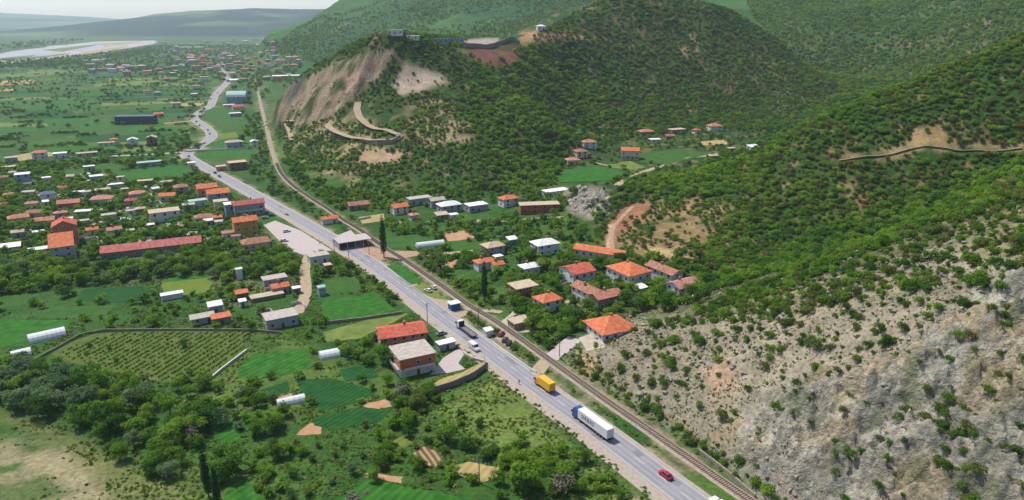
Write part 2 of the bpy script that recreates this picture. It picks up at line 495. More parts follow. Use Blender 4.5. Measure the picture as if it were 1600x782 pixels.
    P([(470, 80), (540, 35), (560, 40), (500, 85)], (150, 136, 122), 6, 0.7, 0.5, ymin=1300)
    # open ground: sand bank, meadow by the road, verges
    V0 = dict(ymin=0, ymax=420)
    P([(-60, 690), (40, 690), (110, 705), (150, 735), (185, 800), (-60, 800)], (158, 146, 112), 16, 0.9, 0.3, **V0)
    P([(-40, 640), (60, 655), (150, 700), (240, 740), (330, 790), (-40, 800), (180, 800), (100, 700)], (128, 124, 80), 16, 0.55, **V0)
    P([(-30, 700), (60, 735), (110, 770), (60, 790), (-30, 790)], (80, 102, 52), 10, 0.9, 0.40, **V0)
    P([(690, 640), (770, 585), (800, 600), (880, 680), (900, 720), (820, 700), (740, 700)], (104, 120, 56), 14, 0.9, **V0)
    P([(700, 640), (770, 590), (830, 650), (780, 670)], (124, 128, 70), 14, 0.8, 0.45, **V0)
    P([(880, 690), (960, 700), (1010, 790), (960, 790), (930, 740)], (168, 152, 124), 8, 0.6, 0.45, **V0)
    P([(0, 380), (330, 300), (420, 330), (480, 400), (470, 500), (280, 500), (0, 430)], (112, 116, 78), 20, 0.5, 0.5, ymin=200, ymax=700)
    rr = polydist(x, y, [(a, b) for a, b in RAIL])
    base = mix(base, C((168, 148, 118))[None], (1 - sstep(rr, 2.2, 4.5)) * sstep(n2, 0.4, 0.6) * 0.7)
    dd = polydist(x, y, [(a, b) for a, b in ROAD])
    base = mix(base, C((172, 154, 130))[None], (1 - sstep(dd, 5.0, 9.0)) * sstep(n2, 0.35, 0.6) * 0.8)
    return base
ny, nx = GZ.shape
_i = np.arange(ny * nx).reshape(ny, nx)
_q = np.stack([_i[:-1, :-1], _i[:-1, 1:], _i[1:, 1:], _i[1:, :-1]], -1).reshape(-1, 4)
gme = bpy.data.meshes.new('ground')
gme.vertices.add(ny * nx)
gme.vertices.foreach_set('co', np.stack([GXX.ravel(), GYY.ravel(), GZ.ravel()], -1).astype(np.float32).ravel())
gme.loops.add(_q.size)
gme.loops.foreach_set('vertex_index', _q.ravel().astype(np.int32))
gme.polygons.add(len(_q))
gme.polygons.foreach_set('loop_start', np.arange(0, _q.size, 4, dtype=np.int32))
gme.update(calc_edges=True)
gme.polygons.foreach_set('use_smooth', np.ones(len(_q), bool))
_ca = gme.color_attributes.new('base', 'FLOAT_COLOR', 'POINT')
_gc = np.ones((ny * nx, 4), np.float32)
_gc[:, :3] = paint_ground()
_u, _v, _ = proj(GXX.ravel(), GYY.ravel(), GZ.ravel())
_gc[:, 3] = np.maximum(polyedge(_u, _v, ROCK_PX, 40) * (GYY.ravel() < 300), np.maximum(polyedge(_u, _v, CLIFF_PX, 8), polyedge(_u, _v, OUTCROP_PX, 8)) * (GYY.ravel() > 380) * (GYY.ravel() < 900))
_ca.data.foreach_set('color', _gc.ravel())
ground = link(bpy.data.objects.new('ground', gme))
tag(ground, kind='structure')
gm = bpy.data.materials.new('soil_grass_and_rock')
gm.use_nodes = True
N, L = gm.node_tree.nodes, gm.node_tree.links
_b = N['Principled BSDF']
_b.inputs['Roughness'].default_value = 0.95
_b.inputs['Specular IOR Level'].default_value = 0.1
_at = N.new('ShaderNodeAttribute'); _at.attribute_name = 'base'
_tc = N.new('ShaderNodeTexCoord')
def _noise(scale, det=6, rough=0.6):
    n = N.new('ShaderNodeTexNoise')
    n.inputs['Scale'].default_value, n.inputs['Detail'].default_value, n.inputs['Roughness'].default_value = scale, det, rough
    L.new(_tc.outputs['Object'], n.inputs['Vector'])
    return n
_n1, _n2, _n3 = _noise(0.75), _noise(0.12), _noise(0.018)
def _ramp(n, lo, hi, a, b):
    r = N.new('ShaderNodeMapRange')
    r.inputs[1].default_value, r.inputs[2].default_value, r.inputs[3].default_value, r.inputs[4].default_value = lo, hi, a, b
    L.new(n.outputs[0], r.inputs[0])
    return r.outputs[0]
_m = N.new('ShaderNodeMath'); _m.operation = 'MULTIPLY'
L.new(_ramp(_n1, 0.3, 0.7, 0.62, 1.36), _m.inputs[0]); L.new(_ramp(_n2, 0.3, 0.7, 0.76, 1.22), _m.inputs[1])
_m2 = N.new('ShaderNodeMath'); _m2.operation = 'MULTIPLY'
L.new(_m.outputs[0], _m2.inputs[0]); L.new(_ramp(_n3, 0.3, 0.7, 0.8, 1.2), _m2.inputs[1])
_vm = N.new('ShaderNodeVectorMath'); _vm.operation = 'SCALE'
L.new(_at.outputs['Color'], _vm.inputs[0]); L.new(_m2.outputs[0], _vm.inputs['Scale'])
L.new(_vm.outputs[0], _b.inputs['Base Color'])
_bp = N.new('ShaderNodeBump'); _bp.inputs['Strength'].default_value = 0.7; _bp.inputs['Distance'].default_value = 0.5
_vo = N.new('ShaderNodeTexVoronoi'); _vo.inputs['Scale'].default_value = 0.7; _vo.inputs['Detail'].default_value = 3.0
_wp = N.new('ShaderNodeVectorMath'); _wp.operation = 'MULTIPLY_ADD'
_wp.inputs[1].default_value = (2.2, 2.2, 2.2)
L.new(_n1.outputs['Color'], _wp.inputs[0]); L.new(_tc.outputs['Object'], _wp.inputs[2]); L.new(_wp.outputs[0], _vo.inputs['Vector'])
_hm = N.new('ShaderNodeMath'); _hm.operation = 'MULTIPLY'
L.new(_vo.outputs['Distance'], _hm.inputs[0]); L.new(_at.outputs['Alpha'], _hm.inputs[1])
_ha = N.new('ShaderNodeMath'); _ha.operation = 'MULTIPLY_ADD'; _ha.inputs[1].default_value = 2.4
L.new(_hm.outputs[0], _ha.inputs[0]); L.new(_n1.outputs[0], _ha.inputs[2])
L.new(_ha.outputs[0], _bp.inputs['Height']); L.new(_bp.outputs[0], _b.inputs['Normal'])
gme.materials.append(gm)

# ------------------------------------------------------------------ sheets laid on the ground
from mathutils.geometry import delaunay_2d_cdt
def draped(name, poly, m, dz=0.06, step=None, kind='structure', label=None):
    """a thin sheet that follows the land inside a polygon given in metres"""
    n = len(poly)
    flat = all(abs(float(hz(x, y))) < 1e-6 for x, y in poly) and step is None
    if flat:
        vs2, fs2 = poly, [tuple(range(n))]
        res = delaunay_2d_cdt([Vector(p) for p in poly], [(i, (i + 1) % n) for i in range(n)], [], 1, 1e-5)
    else:
        st = step or 3.0
        pts = []
        for i in range(n):
            a, b = np.array(poly[i]), np.array(poly[(i + 1) % n])
            k = max(1, int(np.hypot(*(b - a)) / st))
            pts += [tuple(a + (b - a) * j / k) for j in range(k)]
        nb = len(pts)
        xs, ys = [p[0] for p in poly], [p[1] for p in poly]
        gx, gy = np.meshgrid(np.arange(min(xs), max(xs), st), np.arange(min(ys), max(ys), st))
        gx, gy = gx.ravel(), gy.ravel()
        ok = inpoly(gx, gy, poly) & (polydist(gx, gy, list(poly) + [poly[0]]) > st * 0.5)
        pts += list(zip(gx[ok], gy[ok]))
        res = delaunay_2d_cdt([Vector(p) for p in pts], [(i, (i + 1) % nb) for i in range(nb)], [], 1, 1e-5)
    V2 = np.array([tuple(p) for p in res[0]])
    Z = hz(V2[:, 0], V2[:, 1]) + dz
    fs = []
    for f in res[2]:
        a, b, c = [V2[i] for i in f[:3]]
        ar = (b[0] - a[0]) * (c[1] - a[1]) - (b[1] - a[1]) * (c[0] - a[0])
        fs.append(tuple(f) if ar > 0 else tuple(reversed(f)))
    o = mesh_obj(name, [(V2[i, 0], V2[i, 1], Z[i]) for i in range(len(V2))], fs, m)
    return tag(o, label, kind=kind)
def wob(poly, amp, n=3):
    """hand-cut edges: subdivide and jitter"""
    out = []
    for i in range(len(poly)):
        a, b = np.array(poly[i]), np.array(poly[(i + 1) % len(poly)])
        for j in range(n):
            p = a + (b - a) * j / n
            out.append((p[0] + RND.uniform(-amp, amp), p[1] + RND.uniform(-amp, amp)))
    return out
def ribbon(name, line, w0, w1, z, m, parent=None, drape=False, smoothz=False):
    """strip along a polyline between the offsets w0 (left) and w1 (right); offsets may be lists"""
    a = np.array(line, float)
    n = len(a)
    w0 = np.interp(np.arange(n), np.linspace(0, n - 1, len(w0)), w0) if isinstance(w0, (list, tuple)) else np.full(n, w0)
    w1 = np.interp(np.arange(n), np.linspace(0, n - 1, len(w1)), w1) if isinstance(w1, (list, tuple)) else np.full(n, w1)
    vs = []
    for k in range(n):
        d = a[min(k + 1, n - 1)] - a[max(k - 1, 0)]
        d /= np.hypot(*d) + 1e-9
        nr = np.array([-d[1], d[0]])
        p, q = a[k] + nr * w0[k], a[k] + nr * w1[k]
        if drape:
            zz = max(float(hz(*p)), float(hz(*q)), float(hz(*a[k])))
            vs += [(*p, zz + z), (*q, zz + z)]
        else:
            vs += [(*p, z), (*q, z)]
    fs = [(2 * k + 1, 2 * k + 3, 2 * k + 2, 2 * k) for k in range(n - 1)]
    return mesh_obj(name, vs, fs, m, parent)

# road: gravel shoulders, asphalt, worn lines
asph = mat('asphalt', (184, 180, 183), 0.9, 0.07, 0.35, 0.01, 0.2, gain=0.47)
shld = mat('gravel_shoulder', (176, 162, 146), 0.95, 0.16, 0.9, 0.03, 0.1)
paint = mat('worn_white_paint', (204, 200, 198), 0.8, 0.10, 2.0)
dirt = mat('beaten_earth', (176, 156, 130), 0.95, 0.16, 0.5, 0.04, 0.1)
dirt_red = mat('reddish_earth', (176, 144, 120), 0.95, 0.16, 0.5, 0.04, 0.1)
conc = mat('pale_concrete', (190, 176, 170), 0.9, 0.10, 0.8, 0.01)
R1 = resample(ROAD, 4.0)
road = tag(ribbon('road', R1, 4.2, -4.2, 0.05, asph), kind='structure')
sh = tag(ribbon('road_shoulder', R1, [8.5, 7.5, 6.0, 5.6, 5.6, 5.8, 6, 6, 6.5, 7, 7, 7], [-5.4, -5.2, -5.4, -5.6, -5.8, -6, -6, -6.4, -7, -7.5, -7, -7], 0.02, shld), kind='structure')
for s in (3.75, -3.75):
    ribbon('edge_line', R1[:150], s + 0.09, s - 0.09, 0.056, paint, road)
WORN = mat('tyre_polished_asphalt', (176, 172, 177), 0.85, 0.12, 0.12, 0.0, 0.25, gain=0.44)
for s in (-2.75, -1.0, 1.0, 2.75):
    ribbon('wheel_track', R1, [s + 0.42, s + 0.30, s + 0.45, s + 0.35] * 12, [s - 0.40, s - 0.46, s - 0.32, s - 0.42] * 12, 0.0535, WORN, road)
for k in range(16):
    i = RND.randrange(4, 400)
    o_ = RND.choice([-2.0, 1.8, 2.4, -2.6])
    ribbon('tar_patch', resample(ROAD, 1.0)[i:i + RND.randrange(3, 9)], o_ + RND.uniform(0.5, 1.3), o_ - RND.uniform(0.5, 1.2), 0.0548, mat('tar_patch', (150, 147, 152), 0.9, 0.12, 0.5, gain=0.5), road)
Rf = resample(ROAD, 1.0)
for k in range(4, 420, 9):
    ribbon('lane_dash', Rf[k:k + 5], 0.08, -0.08, 0.056, paint, road)
# open yards, tracks and paths
def px(poly, z=0.0): return [pix(a, b, z) for a, b in poly]
def pg(poly): return [onground(a, b)[:2] for a, b in poly]
draped('concrete_yard', px([(412, 352), (430, 345), (470, 361), (520, 392), (500, 392), (478, 400), (455, 392), (436, 376)]), conc, 0.035)
draped('concrete_yard', px([(672, 586), (692, 560), (716, 545), (727, 551), (716, 568), (727, 577), (700, 583)]), conc, 0.03)
draped('forecourt', px([(512, 374), (548, 360), (572, 384), (546, 391)]), conc, 0.035)
draped('earth_yard', px([(548, 392), (575, 385), (610, 392), (650, 393), (660, 398), (622, 406), (600, 406), (578, 411)]), dirt_red, 0.032)
draped('earth_yard', px([(668, 466), (700, 468), (735, 490), (716, 498), (690, 484)]), dirt, 0.032)
draped('earth_yard', px([(772, 528), (792, 520), (806, 530), (795, 545)]), dirt, 0.032)
def path(name, pts, w, m, dz=0.05):
    ln = resample(catmull([onground(*p)[:2] for p in pts], 6), 2.0)
    return tag(ribbon(name, ln, w / 2, -w / 2, dz, m, drape=True), kind='structure')
path('side_lane', [(484, 396), (476, 420), (478, 450), (474, 472), (462, 492)], 5.0, dirt)
path('farm_track', [(660, 398), (700, 396), (740, 392)], 4.5, dirt)
path('farm_track', [(838, 583), (850, 568), (858, 561)], 5.0, dirt)
path('concrete_drive', [(860, 560), (880, 545), (902, 527)], 6.0, conc)
path('footpath', [(728, 480), (742, 487), (765, 486), (790, 490)], 3.0, dirt)
path('footpath', [(957, 392), (955, 372), (962, 352), (990, 322)], 2.4, dirt_red, 0.2)
path('valley_lane', [(965, 292), (985, 280), (1010, 268), (1045, 257), (1080, 247), (1115, 243)], 5.0, dirt, 0.15)
path('valley_lane', [(930, 255), (960, 261), (995, 266)], 3.0, dirt, 0.15)
path('village_street', [(740, 345), (790, 347), (830, 343), (880, 340)], 4.0, dirt, 0.08)
path('farm_track', [(160, 245), (260, 240), (300, 236)], 5.0, conc)
path('farm_track', [(120, 205), (190, 199), (250, 194), (303, 189)], 6.0, dirt)
path('hairpin_road', [(560, 162), (558, 175), (568, 193), (590, 204), (614, 209), (624, 214), (612, 221), (588, 223), (560, 219), (535, 214), (520, 207), (513, 200), (520, 190)], 6.0, dirt, 0.12)
path('hairpin_road', [(457, 195), (447, 198), (453, 210), (456, 222)], 4.5, dirt, 0.2)
path('ridge_track', [(1310, 252), (1350, 246), (1400, 240), (1440, 230), (1470, 232), (1530, 236), (1600, 232)], 1.5, mat('trodden_track', (150, 134, 100), 0.95, 0.2, 0.4), 0.08)
# railway: ballast bed, sleepers, two rails
rt = empty('railway_track', (0, 0, 0), 0, 'single railway line on pale ballast running beside the main road', 'railway')
R2 = resample(RAIL, 2.5)
bal = mat('ballast', (166, 152, 136), 0.95, 0.25, 1.4, 0.06, 0.1)
slp = mat('weathered_sleeper', (122, 106, 90), 0.9, 0.25, 1.5)
railm = mat('rusty_rail', (96, 72, 58), 0.6, 0.2, 1.0, spec=0.4)
mb = MB()
a2 = np.array(R2)
prof = [(-2.1, 0.01), (-1.4, 0.32), (1.4, 0.32), (2.1, 0.01)]
for k in range(len(a2)):
    d = a2[min(k + 1, len(a2) - 1)] - a2[max(k - 1, 0)]
    d /= np.hypot(*d)
    nr = np.array([-d[1], d[0]])
    mb.v += [(*(a2[k] + nr * o), z) for o, z in prof]
for k in range(len(a2) - 1):
    for j in range(3):
        mb.f.append((4 * k + j, 4 * k + 4 + j, 4 * k + 5 + j, 4 * k + 1 + j)); mb.m.append(0)
mb.build('ballast', bal, rt)
for s in (-0.75, 0.75):
    mb = MB()
    for k in range(len(a2)):
        d = a2[min(k + 1, len(a2) - 1)] - a2[max(k - 1, 0)]
        d /= np.hypot(*d)
        nr = np.array([-d[1], d[0]])
        mb.v += [(*(a2[k] + nr * (s + o)), z) for o, z in ((-0.045, 0.36), (-0.045, 0.56), (0.045, 0.56), (0.045, 0.36))]
    for k in range(len(a2) - 1):
        for j in range(3):
            mb.f.append((4 * k + j, 4 * k + 4 + j, 4 * k + 5 + j, 4 * k + 1 + j)); mb.m.append(0)
    mb.build('rail', railm, rt)
mb = MB()
for k, (x, y) in enumerate(resample(RAIL, 0.72)[:720]):
    q = resample(RAIL, 0.72) if k == 0 else q
    d = np.array(q[k + 1]) - np.array(q[k])
    d /= np.hypot(*d)
    nr = np.array([-d[1], d[0]])
    c = np.array([x, y])
    P4 = [c + nr * a + d * b for a, b in ((-1.3, -0.13), (1.3, -0.13), (1.3, 0.13), (-1.3, 0.13))]
    mb.add(([(*p, 0.33) for p in P4] + [(*p, 0.44) for p in P4], [(4, 5, 6, 7), (0, 1, 5, 4), (1, 2, 6, 5), (2, 3, 7, 6), (3, 0, 4, 7)]))
tag(mb.build('sleepers', slp, rt), kind='stuff')

# ------------------------------------------------------------------ fields
G_BR = mat('young_crop_green', (50, 112, 36), 0.95, 0.28, 0.3, 0.15, 0.1, var2=(68, 124, 44), gain=0.7, stripe=(0.55, 2.2, 0.28))
G_MD = mat('meadow_green', (58, 104, 40), 0.95, 0.2, 0.2, 0.12, 0.1, var2=(74, 108, 46), gain=0.7, stripe=(0.45, 3.0, 0.16))
G_DK = mat('dark_crop_green', (34, 86, 40), 0.95, 0.2, 0.3, 0.15, 0.1, var2=(48, 98, 42), gain=0.72, stripe=(0.6, 1.8, 0.32))
G_YL = mat('yellowing_grass', (134, 142, 62), 0.95, 0.2, 0.2, 0.1, 0.1, var2=(94, 128, 46), gain=0.7, stripe=(0.5, 2.6, 0.2))
G_OL = mat('olive_grass', (104, 118, 58), 0.95, 0.25, 0.2, 0.12, 0.1, gain=0.78)
SOIL = mat('ploughed_soil', (184, 142, 108), 0.95, 0.15, 0.4, 0.06, 0.1)
TAN = mat('stubble_field', (178, 158, 104), 0.95, 0.15, 0.2, 0.06, 0.1, stripe=(0.5, 2.2, 0.2))
SOILROW = mat('planted_rows', (176, 146, 108), 0.95, 0.2, 0.6, 0.1, 0.1, stripe=(math.radians(-28), 1.6, 0.75))
CROPROW = mat('crop_rows', (74, 108, 42), 0.95, 0.25, 0.4, 0.15, 0.1, var2=(106, 112, 58))
FIELDS = [  # picture outline of each plot, surface
    ([(503, 468), (588, 458), (620, 487), (560, 497), (503, 502)], G_BR), ([(498, 438), (548, 431), (572, 453), (505, 463)], G_MD),
    ([(150, 521), (300, 516), (392, 518), (380, 545), (330, 590), (258, 598), (100, 565), (72, 548)], CROPROW),
    ([(398, 553), (478, 545), (490, 575), (440, 588), (372, 592), (370, 576)], G_BR),
    ([(466, 593), (515, 591), (590, 612), (562, 628), (506, 642), (468, 612)], G_DK), ([(492, 652), (560, 636), (612, 640), (590, 660), (525, 672), (490, 666)], G_DK),
    ([(564, 633), (604, 624), (613, 636), (578, 641)], SOIL), ([(462, 680), (486, 660), (505, 666), (500, 679)], SOIL), ([(530, 578), (580, 570), (592, 590), (540, 597)], G_DK),
    ([(430, 622), (455, 615), (462, 625), (432, 634)], SOIL), ([(405, 610), (450, 596), (455, 612), (415, 622)], G_DK),
    ([(330, 655), (350, 648), (380, 688), (350, 694), (335, 684)], G_BR), ([(356, 750), (380, 752), (430, 790), (350, 790)], G_BR),
    ([(548, 764), (572, 748), (660, 766), (770, 790), (515, 790)], G_BR), ([(573, 738), (628, 746), (627, 757), (571, 746)], SOIL),
    ([(707, 731), (730, 722), (782, 731), (779, 745), (750, 755), (712, 742)], TAN), ([(644, 709), (664, 697), (693, 713), (680, 731), (650, 722)], SOILROW),
    ([(606, 690), (630, 682), (645, 692), (625, 704), (610, 702)], G_YL),
    ([(-20, 500), (110, 500), (104, 522), (60, 540), (-20, 545)], G_BR), ([(132, 452), (226, 447), (232, 466), (186, 474), (118, 470)], G_DK), ([(70, 478), (180, 478), (160, 498), (60, 498)], G_MD),
    ([(-20, 462), (60, 458), (70, 474), (-20, 484)], G_MD), ([(252, 440), (328, 431), (333, 442), (322, 458), (256, 464)], G_YL), ([(254, 437), (330, 429), (330, 434), (254, 442)], G_BR),
    ([(168, 271), (288, 257), (314, 276), (204, 286)], G_BR), ([(305, 238), (403, 233), (404, 244), (312, 249)], G_BR), ([(318, 172), (374, 168), (390, 195), (352, 206), (337, 199), (322, 185)], G_MD),
    ([(340, 211), (368, 206), (372, 214), (345, 218)], G_YL), ([(338, 222), (390, 216), (396, 228), (330, 231)], G_BR), ([(95, 268), (170, 255), (200, 262), (110, 280)], G_MD),
    ([(603, 416), (624, 412), (662, 440), (642, 446)], G_BR), ([(600, 372), (650, 366), (692, 378), (640, 389), (600, 388)], G_MD), ([(690, 366), (728, 363), (745, 375), (702, 381)], SOIL),
    ([(672, 411), (715, 408), (708, 420), (680, 423)], SOIL), ([(690, 432), (740, 415), (762, 430), (722, 446)], G_MD), ([(640, 450), (662, 442), (700, 470), (672, 464)], G_OL),
    ([(560, 340), (600, 335), (600, 346), (566, 350)], TAN), ([(536, 332), (590, 330), (588, 337), (540, 340)], G_MD), ([(690, 380), (770, 376), (775, 392), (700, 396)], G_MD),
    ([(20, 244), (70, 235), (90, 243), (30, 252)], TAN), ([(505, 520), (600, 492), (640, 490), (600, 512), (560, 530), (510, 535)], G_OL), ([(676, 612), (742, 584), (756, 574), (752, 566), (722, 582), (690, 592), (670, 604)], TAN)]
for poly, m in FIELDS:
    draped('field', wob(px(poly), 0.35), m, RND.uniform(0.04, 0.075))
VF = [([(868, 270), (925, 258), (985, 270), (950, 283), (876, 286)], G_BR), ([(1000, 240), (1060, 233), (1112, 240), (1045, 258), (1000, 254)], G_MD), ([(948, 258), (985, 252), (1010, 262), (990, 266), (955, 263)], G_OL), ([(1095, 222), (1130, 219), (1140, 226), (1100, 228)], TAN)]
for poly, m in VF:
    draped('field', wob(pg(poly), 0.5), m, 0.25, step=4.0)
# strip fields on the plain, laid side by side out to the river
FARPOLY = []
vv = 104.0
while vv < 236:
    hgt = 1.6 + (vv - 100) * 0.06 * RND.uniform(0.6, 1.5)
    uu = -60.0
    rgt = np.interp(vv, [100, 150, 185, 215, 240], [300, 325, 292, 300, 200])
    while uu < rgt - 12:
        wd = RND.uniform(35, 150)
        u1 = min(uu + wd, rgt)
        sk, tl = RND.uniform(-6, 10), (u1 - uu) * -0.035
        if RND.random() < 0.86:
            q = [(uu + sk, vv), (u1 + sk, vv + tl), (u1, vv + tl + hgt * 0.92), (uu, vv + hgt * 0.92)]
            m = RND.choices([G_BR, G_MD, G_DK, G_OL, G_YL, TAN, SOIL], [5, 5, 5, 3, 0.8, 0.8, 0.5])[0]
            if vv > 225 and uu < 140: m = RND.choice([G_BR, G_MD])
            draped('field', wob(px(q), 0.8, 2), m, RND.uniform(0.05, 0.2))
        uu = u1 + RND.uniform(0.5, 3)
    vv += hgt + RND.uniform(0, 0.4)
# braided river bed on the far plain
RIV = mat('river_gravel', (176, 164, 160), 0.9, 0.2, 0.012, 0, 0.2, var2=(190, 182, 180))
tag(draped('river', wob(px([(-260, 102), (0, 84), (80, 72.5), (150, 65.5), (240, 63.8), (252, 66), (232, 71), (180, 79), (120, 88), (40, 96), (-40, 108), (-300, 140)]), 15, 4), RIV, 0.6), kind='structure')
WTR = mat('river_water', (132, 146, 160), 0.5, 0.05, 0.01, 0, 0.5)
for q in [[(-60, 98), (20, 90), (60, 86), (40, 92), (-40, 101)], [(70, 79), (120, 73), (150, 70), (130, 76), (90, 82)], [(150, 69), (190, 66.5), (225, 65.5), (200, 69), (165, 73)], [(0, 94), (60, 89), (110, 84), (70, 91), (20, 96)], [(120, 84), (170, 76), (200, 73), (175, 79), (140, 85)]]:
    tag(draped('gravel_bar', wob(px(q), 12, 3), RND.choice([G_OL, TAN, G_OL]), 1.1), kind='structure')
tag(draped('river_channel', wob(px([(-200, 106), (0, 88), (70, 80), (140, 71.5), (200, 67.5), (225, 67), (170, 73), (110, 80), (30, 91), (-60, 102)]), 8, 4), WTR, 0.9), kind='structure')

# ------------------------------------------------------------------ buildings
ROOFC = {'orange': (216, 110, 70), 'red': (200, 84, 68), 'salmon': (186, 120, 102), 'pink': (198, 132, 126), 'brown': (158, 108, 88), 'grey': (176, 166, 154), 'white': (224, 222, 220),
         'slate': (92, 104, 120), 'crimson': (172, 74, 76), 'teal': (160, 182, 176), 'tan': (186, 166, 140), 'faded red': (184, 96, 96)}
WALLC = {'white': (226, 222, 218), 'cream': (228, 208, 172), 'grey': (172, 172, 172), 'ochre': (206, 156, 84), 'salmon': (216, 146, 116), 'brick': (178, 106, 76), 'blue-grey': (146, 168, 184),
         'brown': (134, 110, 96), 'blue': (60, 110, 170), 'dark': (70, 80, 96), 'stone': (150, 138, 124), 'orange': (220, 124, 84)}
def roofmat(c):
    tile = c in ('orange', 'red', 'salmon', 'brown', 'pink', 'crimson', 'faded red')
    return mat('roof_' + c.replace(' ', '_'), ROOFC[c], 0.85, 0.34 if tile else 0.2, 0.7, 0.05, 0.2, gain=0.76, var2=tuple(int(c_ * 0.55 + g_ * 0.45) for c_, g_ in zip(ROOFC[c], (206, 150, 112))) if tile else None)
def wallmat(c): return mat('wall_' + c.replace('-', '_'), WALLC[c], 0.9, 0.08, 0.5, 0.0, 0.2)
GLASS = mat('window_glass', (46, 56, 66), 0.12, 0.15, 0.8, spec=0.6)
FRAME = mat('window_frame', (214, 210, 204), 0.7, 0.05, 1.0)
DOORM = mat('door_wood', (104, 74, 56), 0.7, 0.15, 1.5)
CHIM = mat('chimney_brick', (168, 120, 96), 0.9, 0.12, 1.5)
SLAB = mat('concrete_slab', (184, 178, 170), 0.9, 0.12, 0.7)
def extrude_x(sec, x0, x1):
    n = len(sec)
    vs = [(x0, y, z) for y, z in sec] + [(x1, y, z) for y, z in sec]
    fs = [(i, i + n, (i + 1) % n + n, (i + 1) % n) for i in range(n)]
    return vs, fs + [tuple(range(n)), tuple(range(2 * n - 1, n - 1, -1))]
def swapxy(vf):
    return [(y, x, z) for x, y, z in vf[0]], [tuple(reversed(f)) for f in vf[1]]
def roof_shape(kind, w, d, h, pitch):
    o, t = 0.55, 0.24
    if kind in ('gable', 'gable_y'):
        a, b = (w, d) if kind == 'gable' else (d, w)
        e, r = b / 2 + o, h + b / 2 * pitch
        ze = h - o * pitch
        up = [(-e, ze + t), (0, r + t), (e, ze + t)]
        x0, x1 = -a / 2 - o, a / 2 + o
        vs = [(x, y, z) for x in (x0, x1) for y, z in [(-e, ze), (0, r), (e, ze)] + up[::-1]]
        fs = [(0, 6, 7, 1), (1, 7, 8, 2), (2, 8, 9, 3), (3, 9, 10, 4), (4, 10, 11, 5), (5, 11, 6, 0), (0, 1, 4, 5), (1, 2, 3, 4), (11, 10, 7, 6), (10, 9, 8, 7)]
        fs = [tuple(reversed(f)) for f in fs]
        return (vs, fs) if kind == 'gable' else swapxy((vs, fs))
    if kind == 'hip':
        a, b = w / 2 + o, d / 2 + o
        rl = max(0.15, abs(w - d) / 2)
        rise = min(a, b) * pitch
        z = h + 0.03
        rp = [(-rl, 0), (rl, 0)] if w >= d else [(0, -rl), (0, rl)]
        vs = [(-a, -b, z), (a, -b, z), (a, b, z), (-a, b, z), (-a, -b, z + t), (a, -b, z + t), (a, b, z + t), (-a, b, z + t), (*rp[0], z + t + rise), (*rp[1], z + t + rise)]
        side = [(3, 2, 1, 0), (0, 1, 5, 4), (1, 2, 6, 5), (2, 3, 7, 6), (3, 0, 4, 7)]
        top = [(4, 5, 9, 8), (5, 6, 9), (6, 7, 8, 9), (7, 4, 8)] if w >= d else [(4, 5, 8), (5, 6, 9, 8), (6, 7, 9), (7, 4, 8, 9)]
        return vs, side + top
    if kind == 'shed':
        e = d / 2 + 0.4
        z0, z1 = h + 0.03, h + 0.03 + d * pitch * 0.5
        return extrude_x([(-e, z0), (-e, z0 + 0.16), (e, z1 + 0.16), (e, z1)], -w / 2 - 0.4, w / 2 + 0.4)
    if kind == 'vault':
        n = 7
        sec = [(d / 2 * 1.03 * math.cos(math.pi * i / n), h + d * 0.2 * math.sin(math.pi * i / n) + 0.03) for i in range(n + 1)]
        return extrude_x(sec[::-1], -w / 2 - 0.3, w / 2 + 0.3)
    return box(-w / 2 - 0.35, w / 2 + 0.35, -d / 2 - 0.35, d / 2 + 0.35, h + 0.005, h + 0.3)
def body_shape(kind, w, d, h, pitch, foot=1.5):
    if kind == 'gable':
        return extrude_x([(-d / 2, -foot), (-d / 2, h - 0.03), (0, h + d / 2 * pitch - 0.03), (d / 2, h - 0.03), (d / 2, -foot)], -w / 2, w / 2)
    if kind == 'gable_y':
        return swapxy(extrude_x([(-w / 2, -foot), (-w / 2, h - 0.03), (0, h + w / 2 * pitch - 0.03), (w / 2, h - 0.03), (w / 2, -foot)], -d / 2, d / 2))
    if kind == 'shed':
        return extrude_x([(-d / 2, -foot), (-d / 2, h), (d / 2, h + d * pitch * 0.5 - 0.02), (d / 2, -foot)], -w / 2, w / 2)
    return box(-w / 2, w / 2, -d / 2, d / 2, -foot, h)
_me = bpy.data.meshes
def unit_mesh(name, mb, mats):
    me = _me.new(name)
    me.from_pydata([tuple(map(float, v)) for v in mb.v], [], mb.f)
    for m in (mats if isinstance(mats, list) else [mats]): me.materials.append(m)
    me.polygons.foreach_set('material_index', np.array(mb.m, dtype=np.int32))
    return me
_f = MB()                                            # window frame, outward is -y, 1.2 x 1.3 m
for a in [(-0.68, -0.55, -0.1, 0.02, -0.72, 0.72), (0.55, 0.68, -0.1, 0.02, -0.72, 0.72), (-0.55, 0.55, -0.1, 0.02, 0.6, 0.72), (-0.55, 0.55, -0.1, 0.02, -0.72, -0.6)]: _f.box(*a)
WFRAME = unit_mesh('window', _f, FRAME)
WPANE = unit_mesh('pane', MB().box(-0.55, 0.55, -0.05, 0.02, -0.6, 0.6), GLASS)
WPLAIN = unit_mesh('window', MB().box(-0.6, 0.6, -0.06, 0.02, -0.66, 0.66), GLASS)
DOOR = unit_mesh('door', MB().box(-0.5, 0.5, -0.08, 0.02, 0.02, 2.1), DOORM)
CHIMNEY = unit_mesh('chimney', MB().box(-0.4, 0.4, -0.4, 0.4, -1.0, 1.0).box(-0.5, 0.5, -0.5, 0.5, 1.0, 1.15), CHIM)
FOOTPRINTS = []          # (x, y, radius) kept clear of plants
FACES = {'front': (0, lambda w, d: d / 2), 'right': (1, lambda w, d: w / 2), 'back': (2, lambda w, d: d / 2), 'left': (3, lambda w, d: w / 2)}
